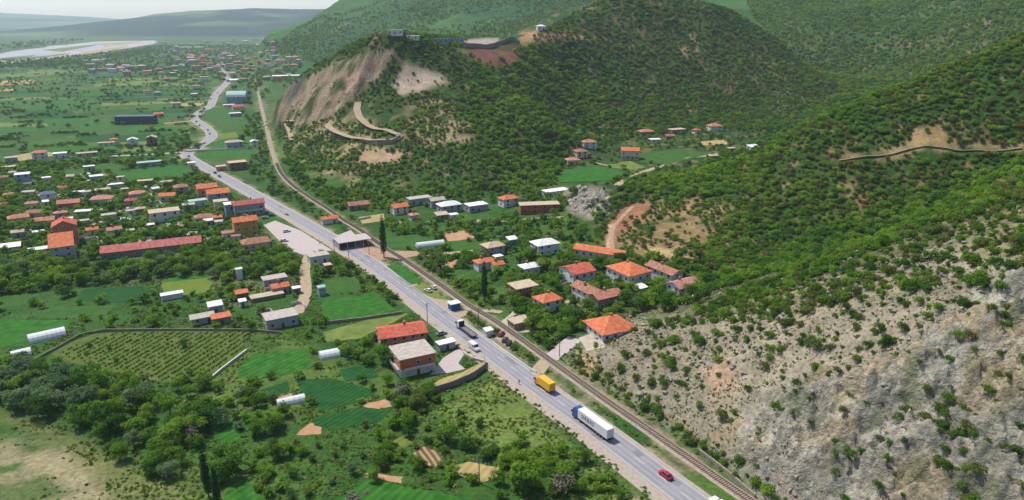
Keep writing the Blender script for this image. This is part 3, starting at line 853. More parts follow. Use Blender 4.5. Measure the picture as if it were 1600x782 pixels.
STOREY = {1: 'low', 2: 'two-storey', 3: 'three-storey', 4: 'four-storey'}
SHAPE = {'gable': 'gable', 'gable_y': 'gable', 'hip': 'hipped', 'flat': 'flat', 'shed': 'sloping', 'vault': 'curved'}
BLD = []
def building(u, v, P, ratio, h, roof, rc, wc, yaw=30, name='house', label=None, group=None, win=True, balcony=False, chimney=True, wd=None, pitch=0.42, dy=0.0, detail=None, landmark=None, cat=None, lift=0.0):
    x, y, z = onground(u, v)
    k = math.sqrt(x * x + y * y + (H - z) ** 2) / math.hypot(F, math.hypot(u - 800, v - 391))
    if wd: w, d = wd
    else:
        d = P * k / (0.87 * ratio + 0.5)
        w = ratio * d
    ya = math.radians(yaw)
    off = 0.4 * (w * abs(math.sin(ya)) + d * abs(math.cos(ya))) + dy
    y += off
    x += off * x / max(y, 1)
    z = min(float(hz(x + a, y + b)) for a in (-w / 3, 0, w / 3) for b in (-d / 3, 0, d / 3)) + lift
    z = max(z, float(hz(x, y)) - 1.2 + lift)
    near = k < 0.36 if detail is None else detail
    root = empty(name, (x, y, z), ya)
    fl = max(1, int(round(h / 3.0)))
    mesh_obj('wall', *body_shape(roof, w, d, h, pitch), wallmat(wc), root)
    rf = mesh_obj('roof', *roof_shape(roof, w, d, h, pitch), roofmat(rc), root)
    def put(face, along, zc, me, kid=None, sx=1.0, nm='window'):
        q, dist = FACES[face]
        a = q * math.pi / 2
        ds = dist(w, d)
        c, s = math.cos(a), math.sin(a)
        lx, ly = along, -ds
        o = share_obj(nm, me, root, (lx * c - ly * s, lx * s + ly * c, zc), (0, 0, a), (sx, 1, sx))
        if kid is not None: share_obj('pane', kid, o)
    if win:
        for face in ('front', 'left', 'right', 'back'):
            Lw = w if face in ('front', 'back') else d
            n = max(1, int(Lw / (3.4 if near else 4.2)))
            if not near: n = min(n, 4)
            if not near and face == 'back': continue
            for f in range(fl):
                zc = min(f * 3.0 + 1.75, h - 0.9)
                if f > 0 and zc < (f - 1) * 3.0 + 3.6: continue
                for i in range(n):
                    if face == 'front' and f == 0 and i == n // 2: continue
                    if RND.random() < 0.12: continue
                    al = (i + 0.5) * Lw / n - Lw / 2
                    if near: put(face, al, zc, WFRAME, WPANE)
                    else: put(face, al, zc, WPLAIN, sx=1.1)
        n = max(1, int(w / (3.4 if near else 4.2)))
        if not near: n = min(n, 4)
        put('front', (n // 2 + 0.5) * w / n - w / 2, 0, DOOR, nm='door')
    if chimney and roof in ('gable', 'hip', 'gable_y'):
        zc = h + min(w, d) / 2 * pitch * 0.75 + 0.6
        share_obj('chimney', CHIMNEY, rf, (w * RND.uniform(-0.2, 0.2), d * 0.1, zc))
    if balcony:
        b = MB().box(-w * 0.42, w * 0.42, -d / 2 - 1.5, -d / 2 - 0.02, 2.9, 3.08)
        bo = b.build('balcony', SLAB, root)
        r = MB().box(-w * 0.42, w * 0.42, -d / 2 - 1.5, -d / 2 - 1.42, 3.08, 4.0)
        r.build('railing', FRAME, bo)
        for sx in (-0.38, 0.38):
            MB().box(w * sx - 0.12, w * sx + 0.12, -d / 2 - 1.45, -d / 2 - 1.2, -0.3, 2.9).build('post', SLAB, bo)
    FOOTPRINTS.append((x, y, 0.5 * math.hypot(w, d) * 0.92))
    nouns = name.replace('_', ' ')
    base = f"{wc} {STOREY[min(fl, 4)]} {nouns} with {rc} {SHAPE[roof]} roof"
    cu, cv, _ = proj(np.float64(x), np.float64(y), np.float64(z + h / 2))
    BLD.append([root, base, float(cu), float(cv), label, landmark])
    tag(root, label, cat or nouns.split()[-1], group)
    return root, w, d

LV, RV, RW = 'houses of the town beside the main road', 'houses of the village under the hills', 'roadside buildings'
B = building
# --- town on the plain (u, v of the base, width in picture, plan ratio, wall height, roof, roof colour, wall colour)
LEFT = [
 (65, 256, 31, 1.2, 8.5, 'hip', 'salmon', 'white'), (95, 248, 26, 1.6, 4, 'flat', 'white', 'white'), (19, 255, 24, 1.5, 4, 'flat', 'grey', 'grey'), (15, 268, 28, 1.8, 3, 'flat', 'white', 'blue-grey'),
 (39, 292, 30, 1.1, 8.5, 'flat', 'white', 'blue-grey'), (74, 286, 19, 1.3, 3.5, 'flat', 'white', 'white'), (209, 230, 22, 1.2, 6.5, 'gable_y', 'white', 'white'), (239, 229, 24, 1.1, 8, 'gable_y', 'tan', 'brown'),
 (179, 225, 16, 1.2, 4, 'hip', 'orange', 'cream'), (167, 229, 33, 3.2, 3, 'flat', 'white', 'white'), (137, 246, 35, 3.2, 3, 'flat', 'tan', 'grey'), (235, 262, 46, 3.2, 3.5, 'flat', 'teal', 'grey'), (140, 267, 22, 2, 3, 'flat', 'white', 'grey'),
 (152, 285, 25, 1.5, 4, 'flat', 'white', 'grey'), (190, 288, 18, 1.2, 5, 'flat', 'white', 'white'), (182, 296, 32, 2.5, 3, 'flat', 'white', 'grey'), (77, 318, 30, 1.2, 5.5, 'hip', 'slate', 'white'), (110, 327, 43, 1.8, 3.5, 'gable', 'salmon', 'orange'),
 (161, 321, 41, 1.6, 3.5, 'hip', 'pink', 'white'), (216, 313, 30, 1.3, 3.8, 'hip', 'pink', 'grey'), (263, 315, 36, 1.5, 3.5, 'gable', 'orange', 'white'), (284, 304, 31, 1.2, 4.5, 'hip', 'brown', 'grey'),
 (31, 351, 38, 1.5, 3.2, 'hip', 'salmon', 'cream'), (54, 342, 32, 1.4, 3.2, 'hip', 'brown', 'grey'), (73, 354, 40, 1.6, 3.2, 'gable', 'salmon', 'grey'), (51, 327, 22, 1.4, 3.2, 'hip', 'pink', 'white'), (5, 329, 20, 1.3, 3.5, 'hip', 'red', 'white'),
 (133, 339, 36, 2.2, 3, 'flat', 'white', 'grey'), (96, 342, 28, 1.8, 3, 'hip', 'pink', 'grey'), (146, 368, 22, 1.4, 3, 'gable', 'orange', 'white'), (180, 370, 30, 1.5, 3.5, 'gable', 'pink', 'white'), (18, 396, 38, 2.0, 2.6, 'shed', 'white', 'grey'),
 (60, 400, 32, 3.5, 2.6, 'shed', 'white', 'grey'), (107, 351, 20, 1.8, 2.8, 'shed', 'white', 'grey'), (130, 354, 24, 2, 2.8, 'flat', 'white', 'grey'), (5, 286, 22, 1.5, 3.5, 'hip', 'brown', 'cream'), (46, 308, 24, 1.6, 3, 'flat', 'white', 'white'),
 (123, 309, 26, 1.8, 3.2, 'flat', 'white', 'grey'), (137, 310, 16, 1.2, 4, 'flat', 'grey', 'white'), (162, 305, 30, 2.2, 3.2, 'flat', 'white', 'white'), (207, 322, 26, 1.6, 3, 'hip', 'crimson', 'grey'), (221, 335, 22, 1.3, 3, 'hip', 'tan', 'stone'),
 (228, 290, 28, 2.2, 3, 'flat', 'tan', 'grey'), (310, 324, 40, 2.0, 3.5, 'flat', 'teal', 'white'), (320, 350, 38, 1.5, 3.2, 'hip', 'brown', 'grey'), (341, 348, 18, 1.2, 3, 'gable', 'orange', 'brown'), (62, 372, 22, 1.6, 3, 'flat', 'white', 'grey'),
 (172, 345, 26, 1.8, 3, 'flat', 'white', 'cream'), (198, 352, 20, 1.6, 2.8, 'shed', 'white', 'grey'), (205, 338, 18, 1.3, 3, 'flat', 'white', 'white'), (30, 372, 26, 1.5, 3, 'gable', 'tan', 'grey'), (296, 330, 24, 1.5, 3.5, 'flat', 'white', 'white'),
 (300, 262, 18, 1.4, 3.5, 'flat', 'white', 'white'), (262, 292, 24, 1.8, 3, 'flat', 'grey', 'white'), (15, 312, 20, 1.4, 3, 'hip', 'salmon', 'white'), (100, 300, 16, 1.4, 3, 'gable', 'red', 'white')]
for t in LEFT:
    t = list(t)
    t[2] *= RND.uniform(0.72, 0.92)
    t[3] = 1 + (t[3] - 1) * 0.75
    if t[6] == 'white' and t[5] == 'flat': t[6] = RND.choice(['white', 'tan', 'grey', 'white'])
    B(*t, yaw=28 + RND.uniform(-12, 10), group=LV, name='shed' if t[5] == 'shed' else 'house')
B(103, 414, 44, 1.0, 8.8, 'shed', 'orange', 'grey', label='tall grey-walled house with a big orange sloping roof facing the camera', landmark='the tall orange-roofed grey house', group=LV, pitch=0.9, chimney=False)
B(108, 392, 44, 1.0, 11.5, 'gable_y', 'red', 'orange', label='red gabled upper house rising behind the grey-walled orange-roofed one', group=LV, pitch=0.5, dy=5)
B(259, 349, 50, 1.7, 6, 'flat', 'tan', 'white', label='white two-storey house with flat tan roof and dark windows among garden trees', landmark='the white flat-roofed villa', group=LV)
B(241, 404, 0, 1, 3.6, 'gable', 'faded red', 'stone', yaw=24, wd=(46, 10), name='long_shed', label='very long low shed with faded red gable roof behind trees', landmark='the long faded-red shed', group=LV, chimney=False, win=True)
B(325, 312, 36, 1.3, 7.5, 'gable', 'orange', 'salmon', label='salmon house with orange gable roof, one of two together by the road', group=LV)
B(342, 318, 40, 1.3, 6.2, 'gable', 'orange', 'grey', label='grey house with orange gable roof and a lower red annex near the road', group=LV, landmark='the paired orange gables')
B(347, 332, 26, 1.2, 6.5, 'flat', 'tan', 'cream', label='cream terraced building with open balconies beside the crimson-roofed block', group=LV)
B(362, 338, 24, 1.0, 7.0, 'flat', 'white', 'blue-grey', label='blue-grey flat-roofed end block joined to the crimson-roofed building', group=LV)
B(390, 339, 50, 2.2, 7.2, 'gable', 'crimson', 'grey', label='roadside building with large crimson gable roof and dark ground floor', landmark='the crimson-roofed roadside block', group=LV, balcony=True)
B(385, 372, 42, 1.5, 9, 'gable', 'orange', 'ochre', label='ochre three-storey house with bright orange gable roof by the concrete yard', landmark='the ochre house', group=LV)
B(400, 392, 50, 1.6, 3.2, 'hip', 'brown', 'cream', label='low house with brown tiled hip roof in front of the ochre house', group=LV)
B(357, 374, 22, 1.0, 3, 'flat', 'brown', 'white', label='small white annex with dark flat roof beside the ochre house', group=LV)
for _k in range(44):
    u, v = RND.uniform(4, 400), RND.uniform(272, 392)
    if (170 < u < 310 and v < 292) or v < 262 + abs(u - 200) * 0.02 or (u > 330 and v < 320) or any(abs(u - b[2]) < 15 and abs(v - b[3]) < 9 for b in BLD): continue
    rc_ = RND.choice(['white', 'grey', 'tan', 'brown', 'salmon', 'grey'])
    B(u, v, RND.uniform(8, 15), RND.uniform(1.1, 1.8), RND.uniform(2.3, 3.0), RND.choice(['shed', 'flat', 'gable']), rc_, RND.choice(['white', 'grey', 'stone', 'cream']), yaw=RND.uniform(5, 50), name='outhouse', group=LV, chimney=False, detail=False)
# --- beyond the town, along the far road
B(367, 232, 28, 2.0, 5, 'hip', 'grey', 'grey', label='long grey building with hipped roof behind a pale wall beyond the fork', group=LV)
B(398, 230, 14, 1.0, 5, 'gable_y', 'white', 'white', label='small white gabled house at the end of the pale wall', group=LV)
B(372, 267, 32, 1.4, 6, 'flat', 'tan', 'brown', label='unfinished two-storey brown building with flat slab roof on the green verge', group=LV, landmark='the unfinished brown building')
B(346, 268, 18, 1.2, 3.5, 'flat', 'tan', 'salmon', label='small low building beside the unfinished brown one', group=LV)
B(214, 195, 0, 1, 9, 'flat', 'slate', 'dark', yaw=6, wd=(42, 13), name='factory', label='long dark blue factory with white windows among the green fields', landmark='the dark blue factory')
B(248, 183, 16, 1.6, 3.5, 'gable', 'orange', 'cream', label='small orange-roofed house at the end of the dark blue factory')
B(372, 162, 0, 1, 9, 'vault', 'blue-grey' if 'blue-grey' in ROOFC else 'teal', 'blue-grey', yaw=14, wd=(26, 34), name='warehouse', label='pale blue warehouse with curved roof beside the far road', landmark='the pale warehouse')
B(372, 172, 20, 1.4, 4, 'gable', 'red', 'white', label='small red-roofed building in front of the pale warehouse')
B(358, 168, 18, 2.0, 3, 'flat', 'white', 'white', label='low white kiosk between the warehouse and the road')
B(368, 183, 20, 1.8, 4, 'flat', 'white', 'grey', label='flat white building standing in the field below the pale warehouse')
B(276, 170, 17, 1.2, 7, 'flat', 'tan', 'cream', label='lone cream block standing in the fields beyond the factory')
# --- plots in front of the town
B(430, 448, 40, 1.8, 3, 'flat', 'grey', 'grey', label='grey flat-roofed shed behind the small orange-roofed farmhouse', group=LV, name='shed')
B(438, 461, 31, 1.4, 3.2, 'gable', 'orange', 'grey', label='small farmhouse with bright orange gable roof beside the dirt lane', group=LV, landmark='the orange farmhouse')
B(375, 438, 12, 1.0, 5, 'vault', 'white', 'white', label='narrow pale tank house with rounded top among the trees', name='tank_house', win=False, chimney=False)
B(379, 470, 20, 1.5, 3, 'shed', 'orange', 'brown', label='little brown shed with orange sloping roof beside a white lean-to', name='shed', group=LV)
B(338, 492, 24, 1.4, 3.5, 'shed', 'white', 'grey', label='grey shed with bright white sloping roof above the vineyard', name='shed', group=LV, landmark='the white-topped grey shed')
B(318, 509, 36, 2.6, 2.6, 'shed', 'grey', 'grey', label='long low grey lean-to along the vineyard wall', name='shed', group=LV, chimney=False)
B(347, 509, 30, 2.0, 2.8, 'shed', 'orange', 'stone', label='low lean-to with orange tiles along the vineyard wall', name='shed', group=LV)
B(440, 515, 58, 1.5, 4.0, 'flat', 'grey', 'grey', label='wide grey flat-roofed barn with red shutters beside the lane', name='barn', group=LV, landmark='the grey flat barn')
B(380, 481, 12, 1.2, 2.6, 'shed', 'white', 'white', label='tiny white hut between the sheds and the orchard', name='hut', group=LV)
B(418, 472, 50, 3.0, 1.6, 'flat', 'tan', 'stone', label='low roofless stone enclosure with rubble below the orange farmhouse', name='ruin', win=False, chimney=False)
B(503, 463, 15, 0.8, 3.5, 'vault', 'teal', 'blue-grey', label='blue-grey tin shed with rounded roof at the edge of the green field', name='shed', win=False)
B(498, 414, 36, 1.5, 4, 'flat', 'grey', 'white', label='flat grey-roofed building where the side lane leaves the main road', group=RW, landmark='the lane-corner building')
B(513, 428, 14, 0.9, 4, 'flat', 'tan', 'brick', label='small brick hut with pale flat roof behind the lane-corner building', name='hut', group=RW)
B(270, 470, 30, 4.0, 2.2, 'shed', 'white', 'white', label='long thin white shelter at the edge of the yellow-green lawn', name='shelter', win=False)
B(464, 460, 14, 1.2, 2.5, 'flat', 'white', 'brown', label='small dark hut with white roof beside the dirt lane', name='hut', group=LV)
# --- the two houses by the road in front
B(628, 545, 0, 1, 4.6, 'gable', 'red', 'salmon', yaw=20, wd=(17, 10.5), label='wide house with large red tiled roof behind the flat-roofed brick house', landmark='the wide red-tiled house', group=RW, pitch=0.3, chimney=True)
B(646, 588, 0, 1, 6.6, 'flat', 'grey', 'orange', yaw=27, wd=(12.6, 11.4), label='orange two-storey house with flat concrete roof and white ground floor by the road', landmark='the flat-roofed orange house', group=RW, balcony=True)
_r = BLD[-1][0]
MB().box(-6.36, 6.36, -5.76, 5.76, -1.4, 2.88).build('ground_floor', wallmat('white'), _r)
MB().box(-7.6, -6.38, -5.2, 5.2, 2.9, 3.08).box(-7.6, -7.5, -5.2, 5.2, 3.08, 3.9).build('side_balcony', SLAB, _r)
B(697, 549, 30, 2.0, 2.6, 'flat', 'white', 'grey', label='low outbuilding with white slab roof between the flat-roofed house and road', name='outbuilding', group=RW, yaw=30)
# --- between railway and hill
B(515, 351, 28, 1.8, 3, 'gable', 'orange', 'white', label='low white house with orange roof between the road and the railway', group=RW, landmark='the orange-roofed railway house')
MIDV = [(560, 329, 36, 1.8, 3.2, 'gable', 'brown', 'stone'), (624, 336, 30, 1.3, 4.5, 'gable', 'orange', 'white'), (647, 345, 17, 1.2, 3, 'hip', 'pink', 'white'), (655, 322, 40, 2.2, 4, 'flat', 'grey', 'grey'), (682, 325, 28, 1.5, 4.5, 'gable', 'grey', 'grey'),
 (702, 334, 40, 1.6, 4.5, 'hip', 'white', 'grey'), (709, 344, 16, 1.2, 3, 'flat', 'white', 'white'), (690, 344, 22, 1.6, 2.8, 'shed', 'tan', 'stone'), (744, 332, 38, 1.6, 4, 'flat', 'white', 'grey'), (795, 324, 34, 1.5, 5, 'hip', 'orange', 'white'),
 (842, 334, 0, 1, 5.5, 'flat', 'tan', 'brick'), (868, 307, 44, 2.4, 3.5, 'flat', 'white', 'white'), (770, 402, 38, 1.3, 5, 'hip', 'tan', 'grey'), (757, 424, 34, 1.6, 4, 'hip', 'orange', 'white'), (777, 425, 22, 1.2, 3.5, 'gable', 'orange', 'white'), (800, 385, 18, 1.3, 3.5, 'shed', 'white', 'blue-grey'),
 (851, 400, 46, 1.4, 5.5, 'hip', 'white', 'white'), (778, 411, 16, 1.4, 3, 'flat', 'white', 'grey'), (827, 431, 34, 1.4, 3.6, 'hip', 'white', 'white'), (817, 466, 48, 1.3, 4.5, 'flat', 'tan', 'brick'), (855, 490, 45, 1.2, 5.0, 'hip', 'orange', 'white')]
for t in MIDV:
    if t[2] == 0: B(*t, yaw=8, wd=(24, 8), group=RV, label='long red-brick block with pale flat roof and a row of dark windows', landmark='the long brick block')
    else: B(*t, yaw=28 + RND.uniform(-4, 4), group=RV)
B(938, 408, 0, 1, 3.4, 'gable', 'orange', 'white', yaw=-28, wd=(25, 7.5), label='long low white house with orange roof below the dirt path', group=RV, landmark='the long orange-roofed house')
B(901, 448, 0, 1, 6.2, 'gable', 'red', 'white', yaw=30, wd=(11.5, 11), label='white two-storey house with bright red gable roof and porch', group=RV, balcony=True, pitch=0.35)
B(981, 452, 0, 1, 6.4, 'hip', 'orange', 'white', yaw=32, wd=(12.5, 15), label='big white house with broad orange hipped roof and long balcony', group=RV, balcony=True, landmark='the broad orange-roofed house', pitch=0.38)
B(1036, 448, 0, 1, 5.8, 'gable_y', 'brown', 'white', yaw=33, wd=(6.5, 16), label='long house with brown tiled roof joined to the pink-roofed wing', group=RV)
B(1066, 464, 0, 1, 5.6, 'gable', 'pink', 'white', yaw=32, wd=(11.5, 7.5), label='white house with pink roof and columned porch at the slope foot', group=RV, balcony=True, landmark='the pink-roofed house')
B(918, 480, 0, 1, 5.6, 'gable_y', 'brown', 'white', yaw=33, wd=(6.5, 14), label='long white house with brown-orange roof standing end-on to the valley', group=RV)
B(945, 484, 0, 1, 5.0, 'gable', 'salmon', 'stone', yaw=30, wd=(12, 6.5), label='stone-walled wing with salmon roof joined to the long white house', group=RV)
B(952, 530, 0, 1, 2.8, 'hip', 'orange', 'white', yaw=24, wd=(14.5, 14), label='low house under a huge orange pyramid roof at the foot of the stony slope', group=RV, landmark='the pyramid-roofed house', pitch=0.45, lift=0.0)
B(813, 516, 40, 1.5, 2.8, 'flat', 'tan', 'stone', label='half-ruined stone outbuilding with patchy pale roof beside the railway', name='outbuilding', group=RV, landmark='the half-ruined outbuilding')
B(998, 460, 0, 1, 2.4, 'shed', 'white', 'grey', yaw=30, wd=(6, 3.5), label='small white awning in front of the broad orange-roofed house', name='awning', win=False)
B(763, 527, 14, 1.3, 2.4, 'shed', 'white', 'white', label='tiny white hut beside the cars parked near the railway', name='hut', win=False)
B(710, 486, 20, 1.3, 2.8, 'flat', 'white', 'blue', label='bright blue kiosk with white roof between the road and the railway', name='kiosk', landmark='the blue kiosk', win=False, yaw=30)
# --- side valley
VAL = [(894, 258, 25, 1.4, 3.5, 'hip', 'pink', 'cream'), (907, 247, 24, 1.2, 4.5, 'hip', 'brown', 'cream'), (920, 232, 26, 1.4, 5, 'hip', 'salmon', 'white'), (1009, 213, 27, 1.6, 3.5, 'hip', 'salmon', 'stone'), (1023, 224, 20, 1.5, 3.2, 'flat', 'white', 'white'), (1057, 210, 30, 2.0, 4, 'flat', 'tan', 'stone'),
 (1116, 206, 26, 1.2, 5, 'hip', 'salmon', 'white'), (1045, 218, 18, 1.4, 3, 'gable', 'brown', 'stone'), (1088, 209, 14, 1.2, 3, 'hip', 'red', 'white'), (1176, 236, 20, 1.6, 3, 'shed', 'white', 'white'), (1112, 250, 18, 1.6, 3, 'gable', 'tan', 'stone'), (1142, 239, 14, 1.2, 3.5, 'flat', 'tan', 'stone')]
for t in VAL: B(*t, yaw=18 + RND.uniform(-10, 10), group='houses of the side valley')
B(984, 250, 0, 1, 7.2, 'gable', 'orange', 'cream', yaw=-8, wd=(14, 9.5), label='cream three-storey house with orange-red roof in the side valley', group='houses of the side valley', landmark='the cream valley house', detail=True, balcony=True)
# --- on the hilltop
B(618, 58, 0, 1, 3.6, 'flat', 'white', 'white', yaw=5, wd=(14, 8), label='white flat-roofed hotel block on top of the middle hill', name='hotel', landmark='the hilltop hotel', detail=False)
B(645, 63, 0, 1, 2.6, 'flat', 'white', 'white', yaw=5, wd=(12, 9), label='low white annex beside the hilltop hotel', detail=False)
B(684, 67, 0, 1, 3.4, 'flat', 'slate', 'blue-grey', yaw=8, wd=(20, 11), label='grey-blue block on the hill crest beyond the hotel', detail=False)
B(710, 67, 0, 1, 3.8, 'flat', 'slate', 'grey', yaw=8, wd=(18, 10), label='grey concrete frame building on the hill crest', detail=False)
B(845, 48, 0, 1, 4, 'hip', 'white', 'white', yaw=12, wd=(9, 7), label='lone small white house on the hill shoulder above the orange cutting', detail=False)
# --- the far town: small, but each its own house
FT = 'houses of the far town on the plain'
def far_house(u, v, P, h, rc, wc, roof): B(u, v, P, RND.uniform(1.1, 2.2), h, roof, rc, wc, yaw=RND.uniform(5, 40), group=FT, detail=False, chimney=False)
FARP = [(260, 128), (247, 112), (268, 118), (303, 126), (318, 128), (306, 140), (305, 152), (310, 110), (322, 112), (330, 104), (318, 98), (300, 100), (286, 105), (345, 118), (340, 108), (362, 122), (372, 115), (380, 128), (365, 106), (378, 100), (330, 92), (345, 90), (360, 96),
        (310, 88), (296, 90), (280, 94), (392, 92), (384, 84), (370, 82), (400, 84), (410, 88), (420, 82), (355, 78), (340, 80), (325, 82), (430, 92), (440, 100), (450, 96), (460, 92), (448, 108), (460, 104), (436, 112), (452, 118), (468, 100), (418, 124), (438, 128), (412, 100),
        (150, 100), (165, 96), (140, 104), (175, 108), (200, 104), (222, 108), (232, 118), (390, 74), (404, 72), (418, 70), (372, 72), (352, 70), (382, 66), (398, 64), (412, 62), (366, 64), (340, 72), (232, 148), (245, 150), (160, 112), (190, 112), (430, 76), (395, 106), (385, 112)]
for _k in range(46):
    FARP.append((RND.uniform(250, 440), RND.uniform(66, 112)))
for _k in range(14):
    FARP.append((RND.uniform(120, 300), RND.uniform(96, 125)))
for a, b in FARP:
    roof = RND.choice(['flat', 'flat', 'hip', 'gable', 'hip'])
    rc = RND.choice(['white', 'white', 'grey', 'tan']) if roof == 'flat' else RND.choice(['salmon', 'pink', 'brown', 'grey', 'grey', 'tan'])
    far_house(a + RND.uniform(-2, 2), b + RND.uniform(-0.6, 0.6), RND.uniform(8, 15) if b > 85 else RND.uniform(6, 11), RND.choice([3.5, 5, 6, 7, 9]), rc, RND.choice(['white', 'white', 'cream', 'grey', 'salmon', 'blue-grey']), roof)
B(372, 128, 0, 1, 3, 'flat', 'white', 'white', yaw=4, wd=(34, 30), label='broad pale depot roof beside the far stretch of road', name='depot', detail=False, group=FT)
B(452, 122, 0, 1, 4, 'flat', 'white', 'grey', yaw=20, wd=(60, 24), label='long pale industrial shed behind the cliff hill', name='depot', detail=False, group=FT)
B(300, 76, 0, 1, 5, 'flat', 'white', 'white', yaw=2, wd=(90, 30), label='long white greenhouse roof far out on the plain', name='greenhouse', detail=False, group=FT, win=False)

# --- greenhouses and tunnels: hoops under plastic
PLAST = mat('greenhouse_plastic', (222, 226, 224), 0.35, 0.05, 1.0, spec=0.4)
def tunnel(u, v, w, d, h, yaw, label):
    x, y, z = onground(u, v)
    r = empty('plastic_greenhouse', (x, y, z), math.radians(yaw), label, 'greenhouse')
    n = 8
    sec = [(d / 2 * math.cos(math.pi * i / n), h * math.sin(math.pi * i / n)) for i in range(n + 1)]
    mesh_obj('cover', *extrude_x(sec[::-1], -w / 2, w / 2), PLAST, r, smooth=False)
    hp = MB()
    for i in range(int(w / 1.5) + 1):
        xx = -w / 2 + i * w / max(1, int(w / 1.5))
        hoop = MB()
        for (a, b), (c, e) in zip(sec[:-1], sec[1:]):
            hoop.cyl((xx, a * 1.01, b * 1.01), (xx, c * 1.01, e * 1.01), 0.04, n=5)
        hoop.build('hoop', SLAB, r)
    FOOTPRINTS.append((x, y, w / 2))
tunnel(672, 384, 15, 5, 2.4, 22, 'long white plastic tunnel beside the ploughed patch across the railway')
tunnel(455, 629, 8.5, 3.6, 1.9, 26, 'short white plastic tunnel in the vegetable gardens')
tunnel(74, 528, 12, 6, 2.8, 38, 'white plastic tunnel at the corner of the vineyard wall')
tunnel(34, 556, 6, 5, 2.4, 38, 'small whitish plastic shelter at the end of the vineyard wall')
tunnel(515, 556, 7, 5, 2.2, 25, 'pale glass-topped frame in the garden beside the red-tiled house')

# --- the open canopy shed by the railway
x, y, z = onground(548, 388)
r = empty('canopy', (x, y + 5, z), math.radians(30), 'open-fronted concrete shelter with pale slab roof and dark inside by the road', 'shelter', RW)
MB().box(-9, 9, -5.5, 5.5, 3.6, 3.95).build('roof', conc, r)
MB().box(-8.8, 8.8, 5.1, 5.4, 0, 3.6).build('wall', wallmat('dark'), r)
MB().box(-8.8, -8.5, -5.2, 5.1, 0, 3.6).build('wall', wallmat('grey'), r)
for sx in (-8.6, -4.3, 0, 4.3, 8.6): MB().box(sx - 0.15, sx + 0.15, -5.3, -5.0, 0, 3.6).build('post', SLAB, r)
FOOTPRINTS.append((x, y + 5, 9))
BLD.append([r, '', 548, 375, r['label'], 'the open concrete shelter'])

# --- walls
STONE = mat('field_stone', (150, 138, 122), 0.95, 0.22, 1.2, 0.06)
PALE = mat('limewash', (214, 208, 198), 0.9, 0.08, 0.8)
def wall(pts, hgt, th, m, label, name='stone_wall', dz=0.0):
    ln = [onground(*p)[:2] for p in pts]
    ln = resample(ln, 3.0) + [ln[-1]]
    a = np.array(ln)
    mb = MB()
    for k in range(len(a)):
        d = a[min(k + 1, len(a) - 1)] - a[max(k - 1, 0)]
        d /= np.hypot(*d) + 1e-9
        nr = np.array([-d[1], d[0]]) * th / 2
        z0 = float(hz(*a[k])) - 0.3
        hh = hgt + RND.uniform(-0.08, 0.08)
        mb.v += [(*(a[k] - nr), z0), (*(a[k] - nr), z0 + hh), (*(a[k] + nr), z0 + hh), (*(a[k] + nr), z0)]
    for k in range(len(a) - 1):
        for j in range(3):
            mb.f.append((4 * k + j, 4 * k + 1 + j, 4 * k + 5 + j, 4 * k + 4 + j)); mb.m.append(0)
    e = 4 * (len(a) - 1)
    mb.f += [(0, 3, 2, 1), (e, e + 1, e + 2, e + 3)]; mb.m += [0, 0]
    return tag(mb.build(name, m), label, 'wall')
wall([(672, 616), (705, 606), (738, 592), (757, 578), (757, 566)], 2.6, 0.5, STONE, 'dark stone retaining wall curving round the flat-roofed house garden')
wall([(724, 553), (740, 563), (757, 567)], 1.3, 0.35, PALE, 'pale garden wall beside the concrete yard along the road')
wall([(30, 578), (90, 545), (128, 524), (165, 518), (280, 517), (398, 518), (440, 522)], 1.3, 0.3, STONE, 'long grey stone wall along the top of the vineyard')
wall([(504, 507), (560, 501), (628, 491)], 1.5, 0.4, STONE, 'stone wall under the bright green rectangular field')
wall([(322, 599), (350, 576), (386, 549)], 1.2, 0.5, PALE, 'broken pale wall beside the vineyard and green plot')
wall([(292, 238), (330, 236), (404, 232)], 1.6, 0.4, PALE, 'long pale wall in front of the field beyond the road fork')
wall([(738, 352), (780, 351), (830, 347), (868, 344)], 2.0, 0.4, PALE, 'tan wall along the village street under the long brick block')
wall([(565, 222), (590, 228), (615, 224), (626, 216)], 3.2, 0.6, STONE, 'curved retaining wall holding up the hairpin bend')
wall([(838, 583), (806, 562), (785, 548), (770, 536)], 0.8, 0.3, PALE, 'low concrete parapet along the road near the parked cars')
wall([(1092, 706), (1130, 735), (1180, 778)], 1.3, 0.5, STONE, 'concrete retaining wall below the crags beside the railway')
wall([(722, 74), (760, 76), (812, 70)], 4.0, 0.6, STONE, 'dark terrace wall under the levelled site on the hill')

# --- pale yards and rubble ground between the town houses
YARDM = [mat('trodden_yard', (184, 172, 150), 0.95, 0.18, 0.6, 0.03), mat('cement_yard', (196, 190, 182), 0.9, 0.12, 0.6), mat('rubble_yard', (168, 152, 130), 0.95, 0.25, 0.9, 0.06)]
for k in range(46):
    u, v = RND.uniform(0, 330), RND.uniform(270, 395)
    if v > 395 - 0.0 * u or (170 < u < 300 and v < 290): continue
    w_, h_ = RND.uniform(14, 34), RND.uniform(3, 7)
    draped('yard', wob(px([(u, v), (u + w_, v - w_ * 0.12), (u + w_ * 1.1, v + h_), (u + 3, v + h_ * 1.2)]), 0.8, 2), RND.choice(YARDM), RND.uniform(0.1, 0.16))
for q in [[(880, 470), (905, 462), (920, 490), (895, 500)], [(780, 505), (800, 488), (850, 500), (840, 520), (800, 520)], [(905, 528), (935, 520), (945, 545), (915, 550)], [(1075, 455), (1100, 440), (1110, 455), (1085, 468)], [(860, 420), (885, 408), (895, 420), (880, 432)]]:
    draped('yard', wob(pg(q), 0.5, 2), YARDM[RND.choice([0, 2])], 0.15, step=2.5)

